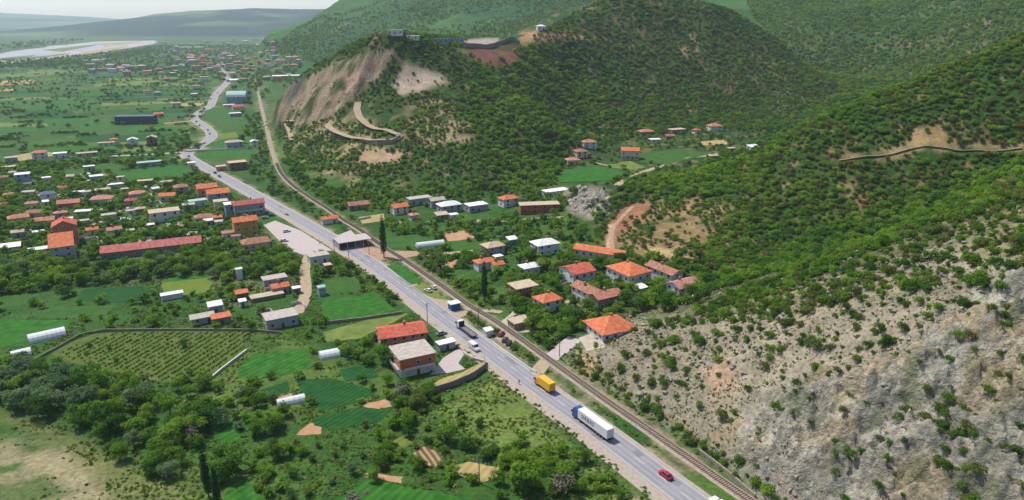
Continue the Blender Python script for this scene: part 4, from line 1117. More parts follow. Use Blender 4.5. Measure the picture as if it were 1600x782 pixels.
# --- compound walls round town and village plots
for _k, (u, v) in enumerate([(28, 300), (60, 333), (92, 365), (128, 378), (158, 352), (190, 332), (226, 322), (250, 366), (290, 358), (330, 366), (345, 386), (20, 380), (150, 300), (205, 300), (300, 318), (285, 380), (415, 455), (455, 478), (400, 492), (660, 352), (715, 352), (840, 412), (870, 450), (790, 440), (1015, 468), (890, 476), (560, 345), (610, 352)]):
    a = RND.uniform(12, 26)
    b_ = a * 0.22
    pts_ = [(u, v), (u + a, v - a * 0.25), (u + a + b_ * 2, v + b_)] if RND.random() < 0.6 else [(u, v), (u + a, v - a * 0.22)]
    w_ = wall(pts_, 1.7, 0.25, PALE if RND.random() < 0.65 else STONE, None, 'garden_wall')
    BLD.append([w_, ('pale' if w_.data.materials[0] is PALE else 'grey stone') + ' garden wall', u + a / 2, v, None, None])
    w_['group'] = 'garden walls between the houses'

# ------------------------------------------------------------------ vehicles
def paintmat(name, rgb): return mat('paint_' + name, rgb, 0.28, 0.04, 2.0, spec=0.5)
TYRE = mat('tyre_rubber', (42, 42, 44), 0.9, 0.1, 3.0)
RIM = mat('wheel_rim', (160, 162, 166), 0.4, 0.05, 3.0, metal=0.6)
LAMPW = mat('headlamp_glass', (226, 226, 218), 0.2, 0.03, 3.0)
LAMPR = mat('tail_lamp', (190, 40, 36), 0.3, 0.05, 3.0)
CARGLASS = mat('car_glass', (34, 40, 48), 0.08, 0.1, 1.0, spec=0.7)
CHASSIS = mat('chassis_black', (52, 52, 54), 0.7, 0.15, 2.0)
BED = mat('steel_bed', (126, 118, 114), 0.7, 0.15, 0.8)
def wheel_mesh(r, w):
    me = unit_mesh('wheel', MB().cyl((0, -w / 2, 0), (0, w / 2, 0), r, n=14), TYRE)
    rm = unit_mesh('rim', MB().cyl((0, -w / 2 - 0.02, 0), (0, w / 2 + 0.02, 0), r * 0.58, n=12), RIM)
    return me, rm
WH_CAR, WH_TRK = wheel_mesh(0.32, 0.22), wheel_mesh(0.5, 0.34)
def wheels(root, xs, hw, W, r):
    for x in xs:
        for s in (-1, 1):
            o = share_obj('wheel', W[0], root, (x, s * hw, r))
            share_obj('rim', W[1], o)
def loft(rings):
    n = len(rings[0])
    vs = [p for r in rings for p in r]
    fs = []
    for k in range(len(rings) - 1):
        for i in range(n):
            j = (i + 1) % n
            fs.append((k * n + i, k * n + j, (k + 1) * n + j, (k + 1) * n + i))
    fs += [tuple(range(n - 1, -1, -1)), tuple(range((len(rings) - 1) * n, len(rings) * n))]
    return vs, fs
def bodyring(x, zb, zt, hw):
    return [(x, -hw * 0.9, zb), (x, -hw, zb + 0.2), (x, -hw, zt - 0.12), (x, -hw * 0.88, zt), (x, hw * 0.88, zt), (x, hw, zt - 0.12), (x, hw, zb + 0.2), (x, hw * 0.9, zb)]
def solid(q, th, inward):
    """a thin pane with thickness"""
    q = [Vector(p) for p in q]
    i = Vector(inward) * th
    n = len(q)
    return [tuple(p) for p in q] + [tuple(p + i) for p in q], [tuple(range(n)), tuple(range(2 * n - 1, n - 1, -1))] + [(j, j + n, (j + 1) % n + n, (j + 1) % n) for j in range(n)]
def car(x, y, z, ang, color, label, group, kind='car'):
    r = empty('parked_car' if 'parked' in group else 'car', (x, y, z), ang, label, 'car', group)
    pm = paintmat(color, {'red': (178, 24, 44), 'white': (228, 226, 224), 'black': (40, 42, 48), 'blue': (58, 80, 128), 'silver': (168, 172, 178), 'dark red': (166, 36, 40), 'dark grey': (66, 74, 84)}[color])
    mesh_obj('body', *loft([bodyring(*a) for a in [(-2.2, 0.45, 0.78, 0.7), (-2.08, 0.3, 0.92, 0.82), (-1.2, 0.22, 0.97, 0.88), (0, 0.22, 0.95, 0.9), (1.2, 0.22, 0.92, 0.88), (1.9, 0.26, 0.8, 0.84), (2.2, 0.42, 0.68, 0.7)]]), pm, r, smooth=False)
    A, Bq, Cq, D = (-1.85, 0.95), (-1.25, 1.42), (0.3, 1.46), (1.1, 0.93)
    hb, ht = 0.8, 0.62
    rf = MB().add(([(Bq[0], -ht, Bq[1]), (Cq[0], -ht, Cq[1]), (Cq[0], ht, Cq[1]), (Bq[0], ht, Bq[1]), (Bq[0] + .1, -ht + .06, Bq[1] + 0.05), (Cq[0] - .1, -ht + .06, Cq[1] + 0.05), (Cq[0] - .1, ht - .06, Cq[1] + 0.05), (Bq[0] + .1, ht - .06, Bq[1] + 0.05)],
                   [(3, 2, 1, 0), (4, 5, 6, 7), (0, 1, 5, 4), (1, 2, 6, 5), (2, 3, 7, 6), (3, 0, 4, 7)]))
    rf.build('roof', pm, r)
    mesh_obj('windscreen', *solid([(Cq[0], -ht, Cq[1]), (D[0], -hb, D[1]), (D[0], hb, D[1]), (Cq[0], ht, Cq[1])], 0.03, (-0.6, 0, -0.6)), CARGLASS, r)
    mesh_obj('rear_window', *solid([(A[0], -hb, A[1]), (Bq[0], -ht, Bq[1]), (Bq[0], ht, Bq[1]), (A[0], hb, A[1])], 0.03, (0.6, 0, -0.6)), CARGLASS, r)
    for s in (-1, 1):
        mesh_obj('side_window', *solid([(A[0], s * hb, A[1]), (D[0], s * hb, D[1]), (Cq[0], s * ht, Cq[1]), (Bq[0], s * ht, Bq[1])], 0.03, (0, -s, 0)), CARGLASS, r)
        MB().box(2.1, 2.23, s * 0.6 - 0.14, s * 0.6 + 0.14, 0.52, 0.66).build('headlight', LAMPW, r)
        MB().box(-2.24, -2.1, s * 0.62 - 0.14, s * 0.62 + 0.14, 0.6, 0.78).build('tail_light', LAMPR, r)
    wheels(r, (-1.3, 1.35), 0.8, WH_CAR, 0.32)
    return r
def van(x, y, z, ang, label, group):
    r = empty('van', (x, y, z), ang, label, 'van', group)
    pm = paintmat('white', (228, 226, 224))
    mesh_obj('body', *loft([bodyring(*a) for a in [(-2.9, 0.4, 2.3, 0.94), (-2.8, 0.3, 2.42, 0.98), (1.2, 0.3, 2.45, 0.98), (1.75, 0.3, 1.5, 0.97), (2.6, 0.32, 1.15, 0.92), (2.8, 0.42, 0.95, 0.85)]]), pm, r)
    mesh_obj('windscreen', *solid([(1.27, -0.8, 2.36), (1.74, -0.88, 1.56), (1.74, 0.88, 1.56), (1.27, 0.8, 2.36)], 0.05, (0.9, 0, 0.5)), CARGLASS, r)
    for s in (-1, 1):
        mesh_obj('side_window', *solid([(0.2, s * 0.975, 1.5), (1.4, s * 0.975, 1.5), (1.1, s * 0.975, 2.15), (0.2, s * 0.975, 2.15)], 0.04, (0, s, 0)), CARGLASS, r)
        MB().box(2.66, 2.82, s * 0.66 - 0.16, s * 0.66 + 0.16, 0.75, 0.95).build('headlight', LAMPW, r)
        MB().box(-2.93, -2.85, s * 0.82 - 0.08, s * 0.82 + 0.08, 1.0, 1.5).build('tail_light', LAMPR, r)
    wheels(r, (-1.8, 1.75), 0.85, WH_CAR, 0.34)
    return r
def cab(r, x1, pm, tall=3.6, length=2.3):
    x0 = x1 - length
    sec = [(x0, 0.75), (x1, 0.75), (x1 + 0.05, 1.9), (x1 - 0.28, 2.85), (x1 - 0.75, tall - 0.05), (x0 + 0.1, tall), (x0, tall - 0.15)]
    n = len(sec)
    vs = [(a, -1.2, b) for a, b in sec] + [(a, 1.2, b) for a, b in sec]
    fs = [(i, (i + 1) % n, (i + 1) % n + n, i + n) for i in range(n)] + [tuple(range(n - 1, -1, -1)), tuple(range(n, 2 * n))]
    c = mesh_obj('cab', vs, fs, pm, r)
    mesh_obj('windscreen', *solid([(x1 + 0.03, -1.05, 1.98), (x1 + 0.03, 1.05, 1.98), (x1 - 0.26, 1.05, 2.8), (x1 - 0.26, -1.05, 2.8)], 0.03, (1, 0, 0.3)), CARGLASS, c)
    for s in (-1, 1):
        mesh_obj('side_window', *solid([(x0 + 1.1, s * 1.2, 1.95), (x1 - 0.1, s * 1.2, 1.95), (x1 - 0.32, s * 1.2, 2.7), (x0 + 1.1, s * 1.2, 2.7)], 0.03, (0, s, 0)), CARGLASS, c)
        MB().box(x1 - 0.1, x1 + 0.12, s * 1.42 - 0.12, s * 1.42 + 0.12, 1.9, 2.6).box(x1 - 0.06, x1 + 0.0, min(s * 1.2, s * 1.42), max(s * 1.2, s * 1.42), 2.2, 2.28).build('mirror', CHASSIS, c)
        MB().box(x1 - 0.02, x1 + 0.06, s * 0.85 - 0.2, s * 0.85 + 0.2, 0.85, 1.1).build('headlight', LAMPW, c)
    MB().box(x1 - 0.2, x1 + 0.1, -1.2, 1.2, 0.4, 0.74).build('bumper', CHASSIS, c)
    return c
def letters(txt, m, parent, loc, rot, size):
    cu = bpy.data.curves.new('lettering', 'FONT')
    cu.body, cu.size, cu.extrude, cu.offset = txt, size, 0.01, 0.035
    cu.space_character = 1.2
    t = bpy.data.objects.new('lettering_curve', cu)
    me = bpy.data.meshes.new_from_object(t)
    bpy.data.objects.remove(t)
    me.materials.clear()
    me.materials.append(m)
    o = share_obj('lettering', me, parent, loc, rot)
    return o
def semi(x, y, z, ang, cabm, boxm, label, text=None):
    r = empty('semi_truck', (x, y, z), ang, label, 'truck', 'vehicles on the main road')
    cab(r, 8.2, cabm, 3.75, 2.3)
    MB().box(-7.9, 8.0, -0.45, 0.45, 0.62, 0.98).build('chassis', CHASSIS, r)
    t = MB().box(-8.2, 5.4, -1.27, 1.27, 1.12, 4.0).build('trailer', boxm, r)
    MB().box(-8.26, -8.2, -1.2, -0.02, 1.2, 3.92).build('rear_door', boxm, t)
    MB().box(-8.26, -8.2, 0.02, 1.2, 1.2, 3.92).build('rear_door', boxm, t)
    MB().box(-8.24, -8.1, -1.22, 1.22, 0.55, 0.8).build('rear_bumper', CHASSIS, t)
    for s in (-1, 1):
        MB().box(-3.0, 2.4, s * 1.2 - 0.03, s * 1.2 + 0.03, 0.5, 1.05).build('side_guard', CHASSIS, t)
        MB().box(-8.3, -8.24, s * 1.0 - 0.18, s * 1.0 + 0.18, 0.86, 1.04).build('tail_light', LAMPR, t)
    wheels(r, (7.2, 4.4, -3.6, -4.9, -6.2), 1.08, WH_TRK, 0.5)
    if text:
        lm = mat('blue_lettering', (44, 86, 142), 0.5, 0.05, 2.0)
        letters(text, lm, t, (3.6, 1.285, 2.05), (math.radians(90), 0, math.radians(180)), 1.7)
        letters(text, lm, t, (-3.6, -1.285, 2.05), (math.radians(90), 0, 0), 1.7)
    return r
def road_frame(x, y):
    a = np.array(ROAD)
    i = int(np.argmin(np.hypot(a[:, 0] - x, a[:, 1] - y)))
    d = a[min(i + 2, len(a) - 1)] - a[max(i - 2, 0)]
    return math.atan2(d[1], d[0])
def at_road(u, v, back=0.0, flip=False):
    x, y = pix(u, v, 0.05)
    a = road_frame(x, y)
    x, y = x - math.cos(a) * back, y - math.sin(a) * back
    return x, y, 0.055, a + (math.pi if flip else 0)
ONR = 'vehicles on the main road'
semi(*at_road(925, 669), paintmat('truck_blue', (28, 84, 168)), mat('trailer_white', (232, 230, 228), 0.5, 0.03, 0.6), 'articulated truck with blue cab and white trailer lettered SIRBAS', 'SIRBAS')
semi(*at_road(1106, 794, 8.2), paintmat('truck_white', (232, 230, 230)), mat('trailer_white', (232, 230, 228)), 'white truck just entering the frame at the bottom of the road')
# yellow box truck
x, y, z, a = at_road(851, 607)
r = empty('box_truck', (x, y, z), a, 'bright yellow box truck driving away along the main road', 'truck', ONR)
ym = paintmat('yellow', (246, 184, 20))
cab(r, 4.1, paintmat('amber', (236, 150, 40)), 2.75, 1.8)
MB().box(-4.0, 3.9, -0.4, 0.4, 0.6, 0.95).build('chassis', CHASSIS, r)
b = MB().box(-4.2, 2.2, -1.22, 1.22, 1.0, 3.7).build('cargo_box', ym, r)
MB().box(-4.25, -4.2, -1.15, 1.15, 1.1, 3.6).build('rear_door', ym, b)
for s in (-1, 1): MB().box(-4.3, -4.25, s * 1.0 - 0.15, s * 1.0 + 0.15, 0.75, 0.98).build('tail_light', LAMPR, b)
wheels(r, (3.2, -2.4), 1.02, WH_TRK, 0.5)
# flatbed truck
x, y, z, a = at_road(729, 520)
r = empty('flatbed_truck', (x, y, z), a, 'white-cabbed truck with long empty grey flatbed behind the white van', 'truck', ONR)
cab(r, 6.2, paintmat('truck_white', (232, 230, 230)), 3.4, 2.2)
MB().box(3.78, 3.95, -1.15, 1.15, 1.2, 3.3).build('headboard', CHASSIS, r)
MB().box(-6.2, 6.0, -0.45, 0.45, 0.6, 0.95).build('chassis', CHASSIS, r)
MB().box(-6.4, 3.7, -1.25, 1.25, 1.05, 1.25).build('bed', BED, r)
for s in (-1, 1): MB().box(-6.4, 3.7, s * 1.2 - 0.05, s * 1.2 + 0.05, 1.25, 1.5).build('side_board', CHASSIS, r)
wheels(r, (5.2, -3.2, -4.5), 1.05, WH_TRK, 0.5)
van(*at_road(741, 546, 0, True), 'white panel van coming towards us behind the flatbed truck', ONR)
car(*at_road(1040, 745), 'red', 'shiny red car on the main road ahead of the bottom truck', ONR)
PK = 'parked cars'
def pcar(u, v, yaw, c, lb, grp=PK):
    x, y, z = onground(u, v)
    car(x, y, z + 0.06, math.radians(yaw), c, lb, grp)
pcar(783, 524, 70, 'dark red', 'dark red car parked beside the tiny white hut')
pcar(789, 533, 75, 'dark grey', 'dark car parked between the red car and the railway')
pcar(795, 538, 78, 'black', 'black car parked at the end of the short row by the railway')
pcar(669, 456, 135, 'white', 'white car parked on the grass, closer to the road')
pcar(678, 451, 115, 'white', 'white car parked on the grass against the railway')
pcar(690, 523, 35, 'silver', 'silver-blue car parked beside the wide red-tiled house')
pcar(448, 363, 40, 'white', 'white car standing in the middle of the concrete yard')
pcar(444, 378, 20, 'white', 'white car at the lower edge of the concrete yard')
pcar(424, 338, 25, 'blue', 'dark blue car parked outside the crimson-roofed block')
pcar(414, 342, 40, 'silver', 'silver car in the shade outside the crimson-roofed block')
far = [(336, 271, 'black', 'black car, first of two on the road beside the unfinished brown building'), (343, 277, 'blue', 'blue car, second of two on the road beside the unfinished brown building'), (295, 245, 'silver', 'silver car at the road fork below the bends'),
       (319, 225, 'blue', 'blue car just above the road fork'), (328, 210, 'black', 'black car on the outside of the first bend'), (325, 204, 'blue', 'blue car in the middle of the first bend'), (312, 197, 'black', 'dark car between the two bends'), (307, 191, 'dark grey', 'grey car entering the second bend'),
       (340, 146, 'black', 'dark car near the pale warehouse on the far road'), (354, 127, 'dark red', 'red car on the far straight beyond the warehouse'), (355, 115, 'white', 'white car on the distant end of the road'), (270, 191, 'black', 'dark car on the side track by the factory')]
for u, v, c, lb in far:
    car(*at_road(u, v, 0, RND.random() < 0.5), c, lb, 'cars on the far road')

# ------------------------------------------------------------------ utility poles with wires
POLE = mat('weathered_pole', (120, 112, 104), 0.9, 0.12, 1.0)
def pole(u, v, h, yaw, label):
    x, y, z = onground(u, v)
    r = empty('utility_pole', (x, y, z), math.radians(yaw), label, 'utility pole', 'utility poles')
    MB().cyl((0, 0, -0.5), (0, 0, h), 0.17, 0.11, 8).build('post', POLE, r)
    for zz, L_ in ((h - 0.4, 0.95), (h - 1.3, 0.7)):
        c = MB().box(-L_, L_, -0.16, -0.09, zz, zz + 0.12).build('crossarm', POLE, r)
        for sx in (-0.85, 0.85): MB().cyl((sx * L_, -0.12, zz + 0.12), (sx * L_, -0.12, zz + 0.3), 0.05, 0.05, 6).build('insulator', FRAME, c)
    return Vector((x, y, z + h - 0.1))
PT = [pole(749, 756, 8.5, 20, 'pole with crossarms standing in the bare tan plot'), pole(748, 513, 8.5, 30, 'roadside pole beside the wide red-tiled house'), pole(668, 505, 8.5, 30, 'roadside pole above the green rectangular field'),
      pole(546, 414, 8, 30, 'roadside pole nearer of two facing the earth yard'), pole(523, 398, 8, 30, 'roadside pole farther of two facing the earth yard'), pole(577, 398, 7, 30, 'pole standing in the reddish earth yard'), pole(874, 557, 6.5, 20, 'thin pole on the concrete drive above the level crossing')]

# ------------------------------------------------------------------ people
def person(u, v, yaw, top, legs, label):
    x, y, z = onground(u, v)
    me = bpy.data.meshes.new('person')
    J = [(0, 0, 0.95), (0, 0, 1.2), (0, 0, 1.42), (0, 0, 1.52), (0.02, 0, 1.66), (0.02, 0, 1.76), (0, 0.1, 0.9), (0.12, 0.1, 0.5), (0.02, 0.1, 0.08), (0.18, 0.1, 0.03), (0, -0.1, 0.9), (0.02, -0.1, 0.5), (-0.2, -0.1, 0.1), (-0.05, -0.1, 0.03),
         (0, 0.2, 1.4), (-0.06, 0.27, 1.12), (0.06, 0.28, 0.86), (0, -0.2, 1.4), (0.08, -0.27, 1.12), (0.2, -0.26, 0.9)]
    E = [(0, 1), (1, 2), (2, 3), (3, 4), (4, 5), (0, 6), (6, 7), (7, 8), (8, 9), (0, 10), (10, 11), (11, 12), (12, 13), (2, 14), (14, 15), (15, 16), (2, 17), (17, 18), (18, 19)]
    Rr = [.15, .16, .15, .06, .1, .07, .09, .065, .05, .04, .09, .065, .05, .04, .07, .05, .04, .07, .05, .04]
    me.from_pydata(J, E, [])
    o = link(bpy.data.objects.new('person', me))
    o.location, o.rotation_euler = (x, y, z + 0.06), (0, 0, math.radians(yaw))
    sk = o.modifiers.new('skin', 'SKIN')
    for i, rr in enumerate(Rr):
        me.skin_vertices[0].data[i].radius = (rr, rr)
    me.skin_vertices[0].data[0].use_root = True
    o.modifiers.new('subd', 'SUBSURF').levels = 1
    me.materials.append(mat('dark_clothes_' + top, {'navy': (38, 42, 56), 'black': (34, 34, 36)}[top], 0.9, 0.1, 3))
    tag(o, label, 'person')
def _skin_ready(): return True
try:
    person(811, 601, 125, 'black', 'black', 'person in dark clothes walking along the road edge opposite the yellow truck')
    person(500, 383, 125, 'navy', 'navy', 'person in dark clothes on the roadside near the lane-corner building')
except Exception as e:
    print('person failed', e)

# ------------------------------------------------------------------ plants: shapes
LEAF = {'dark': leafmat('leaf_dark', (0.028, 0.086, 0.012), (0.090, 0.190, 0.026)), 'mid': leafmat('leaf_mid', (0.058, 0.142, 0.014), (0.155, 0.275, 0.030)), 'bright': leafmat('leaf_bright', (0.090, 0.190, 0.018), (0.205, 0.325, 0.040)),
        'olive': leafmat('leaf_olive', (0.065, 0.105, 0.022), (0.150, 0.185, 0.050)), 'silver': leafmat('leaf_silver', (0.060, 0.130, 0.055), (0.150, 0.225, 0.110)), 'rust': leafmat('leaf_rust', (0.090, 0.080, 0.024), (0.165, 0.145, 0.046)),
        'poplar': leafmat('leaf_poplar', (0.014, 0.058, 0.018), (0.045, 0.115, 0.032)), 'twig': leafmat('bare_twigs', (0.10, 0.085, 0.065), (0.19, 0.165, 0.13), 0.1), 'grass': leafmat('weed_green', (0.050, 0.105, 0.020), (0.140, 0.200, 0.050)), 'straw': leafmat('dry_straw', (0.12, 0.115, 0.05), (0.24, 0.21, 0.11), 0.1)}
BARK = mat('bark', (104, 88, 72), 0.95, 0.2, 2.0)
def leaves(centers, radii, n, size, seed, flat=0.9, core=0.35):
    """n leaf clumps spread over and through overlapping lobes"""
    g = np.random.default_rng(seed)
    C_, R_ = np.array(centers, float), np.array(radii, float)
    p = (R_ ** 2) / (R_ ** 2).sum()
    k = g.choice(len(C_), n, p=p)
    d = g.normal(size=(n, 3))
    d /= np.linalg.norm(d, axis=1)[:, None]
    low = d[:, 2] < -0.5
    d[low, 2] *= -0.6
    rr = R_[k] * (1 - core * g.random(n) ** 2) * g.uniform(0.86, 1.14, n)
    P = C_[k] + d * rr[:, None] * np.array([1, 1, flat])
    nrm = d + g.normal(size=(n, 3)) * 0.55 + np.array([0, 0, 0.5])
    nrm /= np.linalg.norm(nrm, axis=1)[:, None]
    t = np.cross(nrm, g.normal(size=(n, 3)))
    t /= np.linalg.norm(t, axis=1)[:, None]
    b = np.cross(nrm, t)
    s = size * g.uniform(0.55, 1.25, n)[:, None]
    q = s * g.uniform(0.5, 0.9, n)[:, None]
    V_ = np.stack([P - t * s - b * q * 0.4, P - b * q + nrm * s * 0.12, P + t * s + b * q * 0.3, P + b * q - nrm * s * 0.12], 1).reshape(-1, 3)
    return V_, np.arange(4 * n).reshape(n, 4)
def leaf_mesh(name, V_, Q_, m):
    me = bpy.data.meshes.new(name)
    me.vertices.add(len(V_)); me.vertices.foreach_set('co', V_.astype(np.float32).ravel())
    me.loops.add(Q_.size); me.loops.foreach_set('vertex_index', Q_.ravel().astype(np.int32))
    me.polygons.add(len(Q_)); me.polygons.foreach_set('loop_start', np.arange(0, Q_.size, 4, dtype=np.int32))
    me.update(calc_edges=True)
    me.materials.append(m)
    return me
def lobes(g, n, R, zc, zs, rl):
    c, r = [], []
    for i in range(n):
        a, q = g.uniform(0, 2 * math.pi), R * math.sqrt(g.uniform(0.02, 1)) * 0.72
        c.append((q * math.cos(a), q * math.sin(a), zc + g.uniform(-zs, zs) * (1 - 0.5 * q / R)))
        r.append(rl * g.uniform(0.7, 1.25))
    return c, r
PROTO = {}
def proto(kind, sp, var, lod):
    """crown meshes of unit height: tree, shrub, poplar; lod 0 near, 1 far"""
    key = (kind, sp, var, lod)
    if key in PROTO: return PROTO[key]
    g = random.Random(hash((kind, var)) % 1000 + var * 31 if False else var * 31 + len(kind) * 7)
    if kind == 'tree':
        c, r = lobes(g, 14, 0.46, 0.50, 0.32, 0.21)
        V_, Q_ = leaves(c, r, [1100, 260][lod], [0.042, 0.088][lod], var + 5, 0.9, 0.5)
    elif kind == 'shrub':
        c, r = lobes(g, 5 + var % 4, 0.55 + 0.08 * (var % 3), 0.40, 0.16, 0.38)
        V_, Q_ = leaves(c, r, [480, 110][lod], [0.085, 0.19][lod], var + 50, 0.85, 0.5)
        V_[:, 2] = np.maximum(V_[:, 2], 0.01)
    elif kind == 'poplar':
        c = [(g.uniform(-.012, .012), g.uniform(-.012, .012), z) for z in np.linspace(0.13, 0.95, 14)]
        r = [0.062 * math.sin(math.pi * min(1, 0.22 + 0.78 * t)) ** 0.6 + 0.012 for t in np.linspace(0.05, 0.93, 14)]
        V_, Q_ = leaves(c, r, 1100, 0.020, var + 9, 1.5, 0.4)
    elif kind == 'twig':
        c, r = lobes(g, 7, 0.5, 0.55, 0.22, 0.24)
        V_, Q_ = leaves(c, r, 420, 0.05, var + 15, 0.95, 0.8)
    elif kind == 'tuft':
        c, r = lobes(g, 4, 0.6, 0.25, 0.1, 0.4)
        V_, Q_ = leaves(c, r, 26, 0.34, var + 70, 0.7, 0.5)
        V_[:, 2] = np.maximum(V_[:, 2], 0.01)
    PROTO[key] = leaf_mesh('crown', V_, Q_, LEAF[sp])
    return PROTO[key]
def trunk_mesh(var, slim=False):
    g = random.Random(var + 400)
    mb = MB().cyl((0, 0, -0.05), (0.01, 0, 0.34 if not slim else 0.9), 0.030 if not slim else 0.014, 0.018 if not slim else 0.004, 8)
    for i in range(5 if not slim else 0):
        a = 2 * math.pi * i / 5 + g.uniform(-.4, .4)
        e = (0.26 * math.cos(a), 0.26 * math.sin(a), 0.6 + g.uniform(-.08, .12))
        mb.cyl((0.005, 0, 0.28 + 0.02 * i), e, 0.014, 0.004, 6)
    return unit_mesh('trunk', mb, BARK)
TRUNKS = [trunk_mesh(i) for i in range(3)]
TRUNK_SLIM = trunk_mesh(9, True)

# ------------------------------------------------------------------ plants: where they grow
FX_, FY_, FR_ = [np.array(a) for a in zip(*FOOTPRINTS)]
ROADA, RAILA = np.array(ROAD), np.array(RAIL)
FPX = [p for p, m in FIELDS] + [p for p, m in VF]
YARDS = [[(405, 352), (430, 343), (472, 361), (520, 390), (500, 394), (478, 402), (450, 394), (432, 378)], [(670, 588), (692, 558), (716, 543), (730, 551), (718, 568), (728, 578), (700, 585)], [(510, 374), (548, 358), (575, 384), (546, 394)],
         [(548, 393), (575, 384), (610, 391), (650, 392), (660, 399), (622, 407), (600, 407), (578, 413)], [(666, 465), (700, 466), (737, 490), (716, 500), (690, 486)], [(768, 528), (792, 518), (808, 530), (795, 547)], [(858, 563), (876, 545), (902, 524), (908, 530), (885, 553)]]
LANES = [[onground(*p)[:2] for p in L_] for L_ in ([(484, 396), (476, 420), (478, 450), (474, 472), (462, 492)], [(838, 583), (850, 568), (858, 561)], [(860, 560), (880, 545), (902, 527)], [(965, 292), (1010, 268), (1045, 257), (1115, 243)], [(560, 162), (558, 175), (568, 193), (590, 204), (624, 214), (588, 223), (535, 214), (513, 200)],
         [(957, 392), (955, 372), (962, 352), (990, 322)], [(1310, 252), (1400, 240), (1440, 230), (1530, 236), (1600, 232)], [(740, 345), (790, 347), (830, 343), (880, 340)])]
def clear(x, y, r, fields=True):
    """False where a road, track, building or open plot leaves no room"""
    ok = polydist(x, y, ROADA[::2]) > 6.6 + r * 0.7
    ok &= polydist(x, y, RAILA[::2]) > 3.4 + r * 0.8
    for i in range(0, len(FX_), 1):
        dd = np.hypot(x - FX_[i], y - FY_[i])
        ok &= dd > FR_[i] * 0.86 + r * 0.55
    for L_ in LANES:
        ok &= polydist(x, y, L_) > 2.6 + r * 0.6
    u, v, _ = proj(x, y, hz(x, y))
    for p in YARDS: ok &= ~inpoly(u, v, p)
    if fields:
        for p in FPX: ok &= ~inpoly(u, v, p)
    return ok
BARE = [CLIFF_PX, [(618, 128), (632, 96), (695, 116), (700, 130), (660, 145), (622, 152)], [(735, 80), (812, 72), (812, 98), (770, 106)],  [(955, 345), (985, 318), (1020, 320), (1000, 345), (960, 375)],
        [(560, 236), (640, 240), (610, 256), (560, 254)], [(1010, 385), (1060, 388), (1080, 402), (1030, 405)], [(722, 60), (780, 58), (780, 72), (722, 72)], [(1425, 200), (1480, 196), (1480, 222), (1420, 226)]]
PLANTS = []     # x, y, z, height, kind, species, zone
def sow(zone, poly, spacing, prob, species, hrange, kind='tree', ymin=0, ymax=1e9, clump=0.0, cl_scale=14, fields=True, bare=True, trim=True):
    pts = [onground(max(-250, min(1850, a)), b) for a, b in poly]
    x0, x1 = min(p[0] for p in pts) - 30, max(p[0] for p in pts) + 30
    y0, y1 = max(ymin, min(p[1] for p in pts) - 40), min(ymax, max(p[1] for p in pts) + 60)
    gx, gy = np.meshgrid(np.arange(x0, x1, spacing), np.arange(y0, y1, spacing))
    gx = (gx + NR.uniform(-.48, .48, gx.shape) * spacing).ravel()
    gy = (gy + NR.uniform(-.48, .48, gy.shape) * spacing).ravel()
    gz = hz(gx, gy)
    u, v, fw = proj(gx, gy, gz)
    ok = inpoly(u, v, poly) & (gy > ymin) & (gy < ymax)
    pr = np.full(gx.shape, prob)
    if clump:
        pr = pr * np.clip(1 + clump * (fbm(gx, gy, cl_scale, 3, 211) - 0.5) * 5, 0, 3)
    ok &= NR.random(gx.shape) < pr
    gx, gy, gz, u, v = gx[ok], gy[ok], gz[ok], u[ok], v[ok]
    if bare:
        k = np.ones(gx.shape, bool)
        for p in BARE: k &= ~(inpoly(u, v, p) & (NR.random(gx.shape) < 0.93))
        gx, gy, gz = gx[k], gy[k], gz[k]
    hh = hrange[0] + (hrange[1] - hrange[0]) * NR.random(gx.shape) ** 2.0
    if trim and len(gx):
        k = clear(gx, gy, hh * 0.4, fields)
        gx, gy, gz, hh = gx[k], gy[k], gz[k], hh[k]
    sps, wts = list(species), np.array(list(species.values()), float)
    nsp = fbm(gx, gy, 34, 3, 307) if len(gx) else gx
    for i in range(len(gx)):
        w_ = wts.copy()
        w_[int(nsp[i] * 9.999) % len(w_)] *= 4.0
        PLANTS.append((gx[i], gy[i], gz[i], hh[i], kind, sps[NR.choice(len(w_), p=w_ / w_.sum())], zone))
MIX = {'mid': 4, 'dark': 4, 'bright': 1.5, 'olive': 1}
# stony slope: scattered rounded shrubs, thicker towards the crest
sow('stony', [(860, 575), (960, 515), (1080, 500), (1200, 470), (1330, 440), (1680, 330), (1680, 420), (1480, 500), (1300, 590), (1170, 640), (1150, 700), (1190, 800), (1100, 740), (980, 650), (900, 600)], 3.2, 0.66, {'dark': 4, 'mid': 4, 'olive': 2.2}, (1.3, 4.2), 'shrub', ymax=290, clump=0.8, cl_scale=16)
sow('stony', [(980, 520), (1100, 484), (1200, 442), (1330, 402), (1460, 345), (1680, 230), (1680, 430), (1480, 455), (1330, 470), (1180, 500), (1040, 515)], 3.0, 0.92, {'dark': 3, 'mid': 4, 'olive': 2, 'bright': 1}, (1.8, 4.6), 'shrub', ymax=290, clump=0.5)
sow('crag', ROCK_PX, 2.7, 0.24, {'dark': 4, 'mid': 2, 'olive': 2}, (1.3, 3.4), 'shrub', ymax=290, clump=1.2)
sow('crag', [(1455, 640), (1500, 620), (1530, 700), (1500, 770), (1455, 760)], 2.2, 0.8, {'dark': 4, 'mid': 1}, (1.8, 3.4), 'shrub', ymax=290)
sow('verge', [(880, 575), (960, 625), (1090, 700), (1215, 790), (1200, 740), (1120, 690), (1040, 640), (930, 570)], 2.4, 0.6, {'mid': 3, 'bright': 3, 'dark': 2}, (1.2, 3.4), 'shrub', ymax=250)
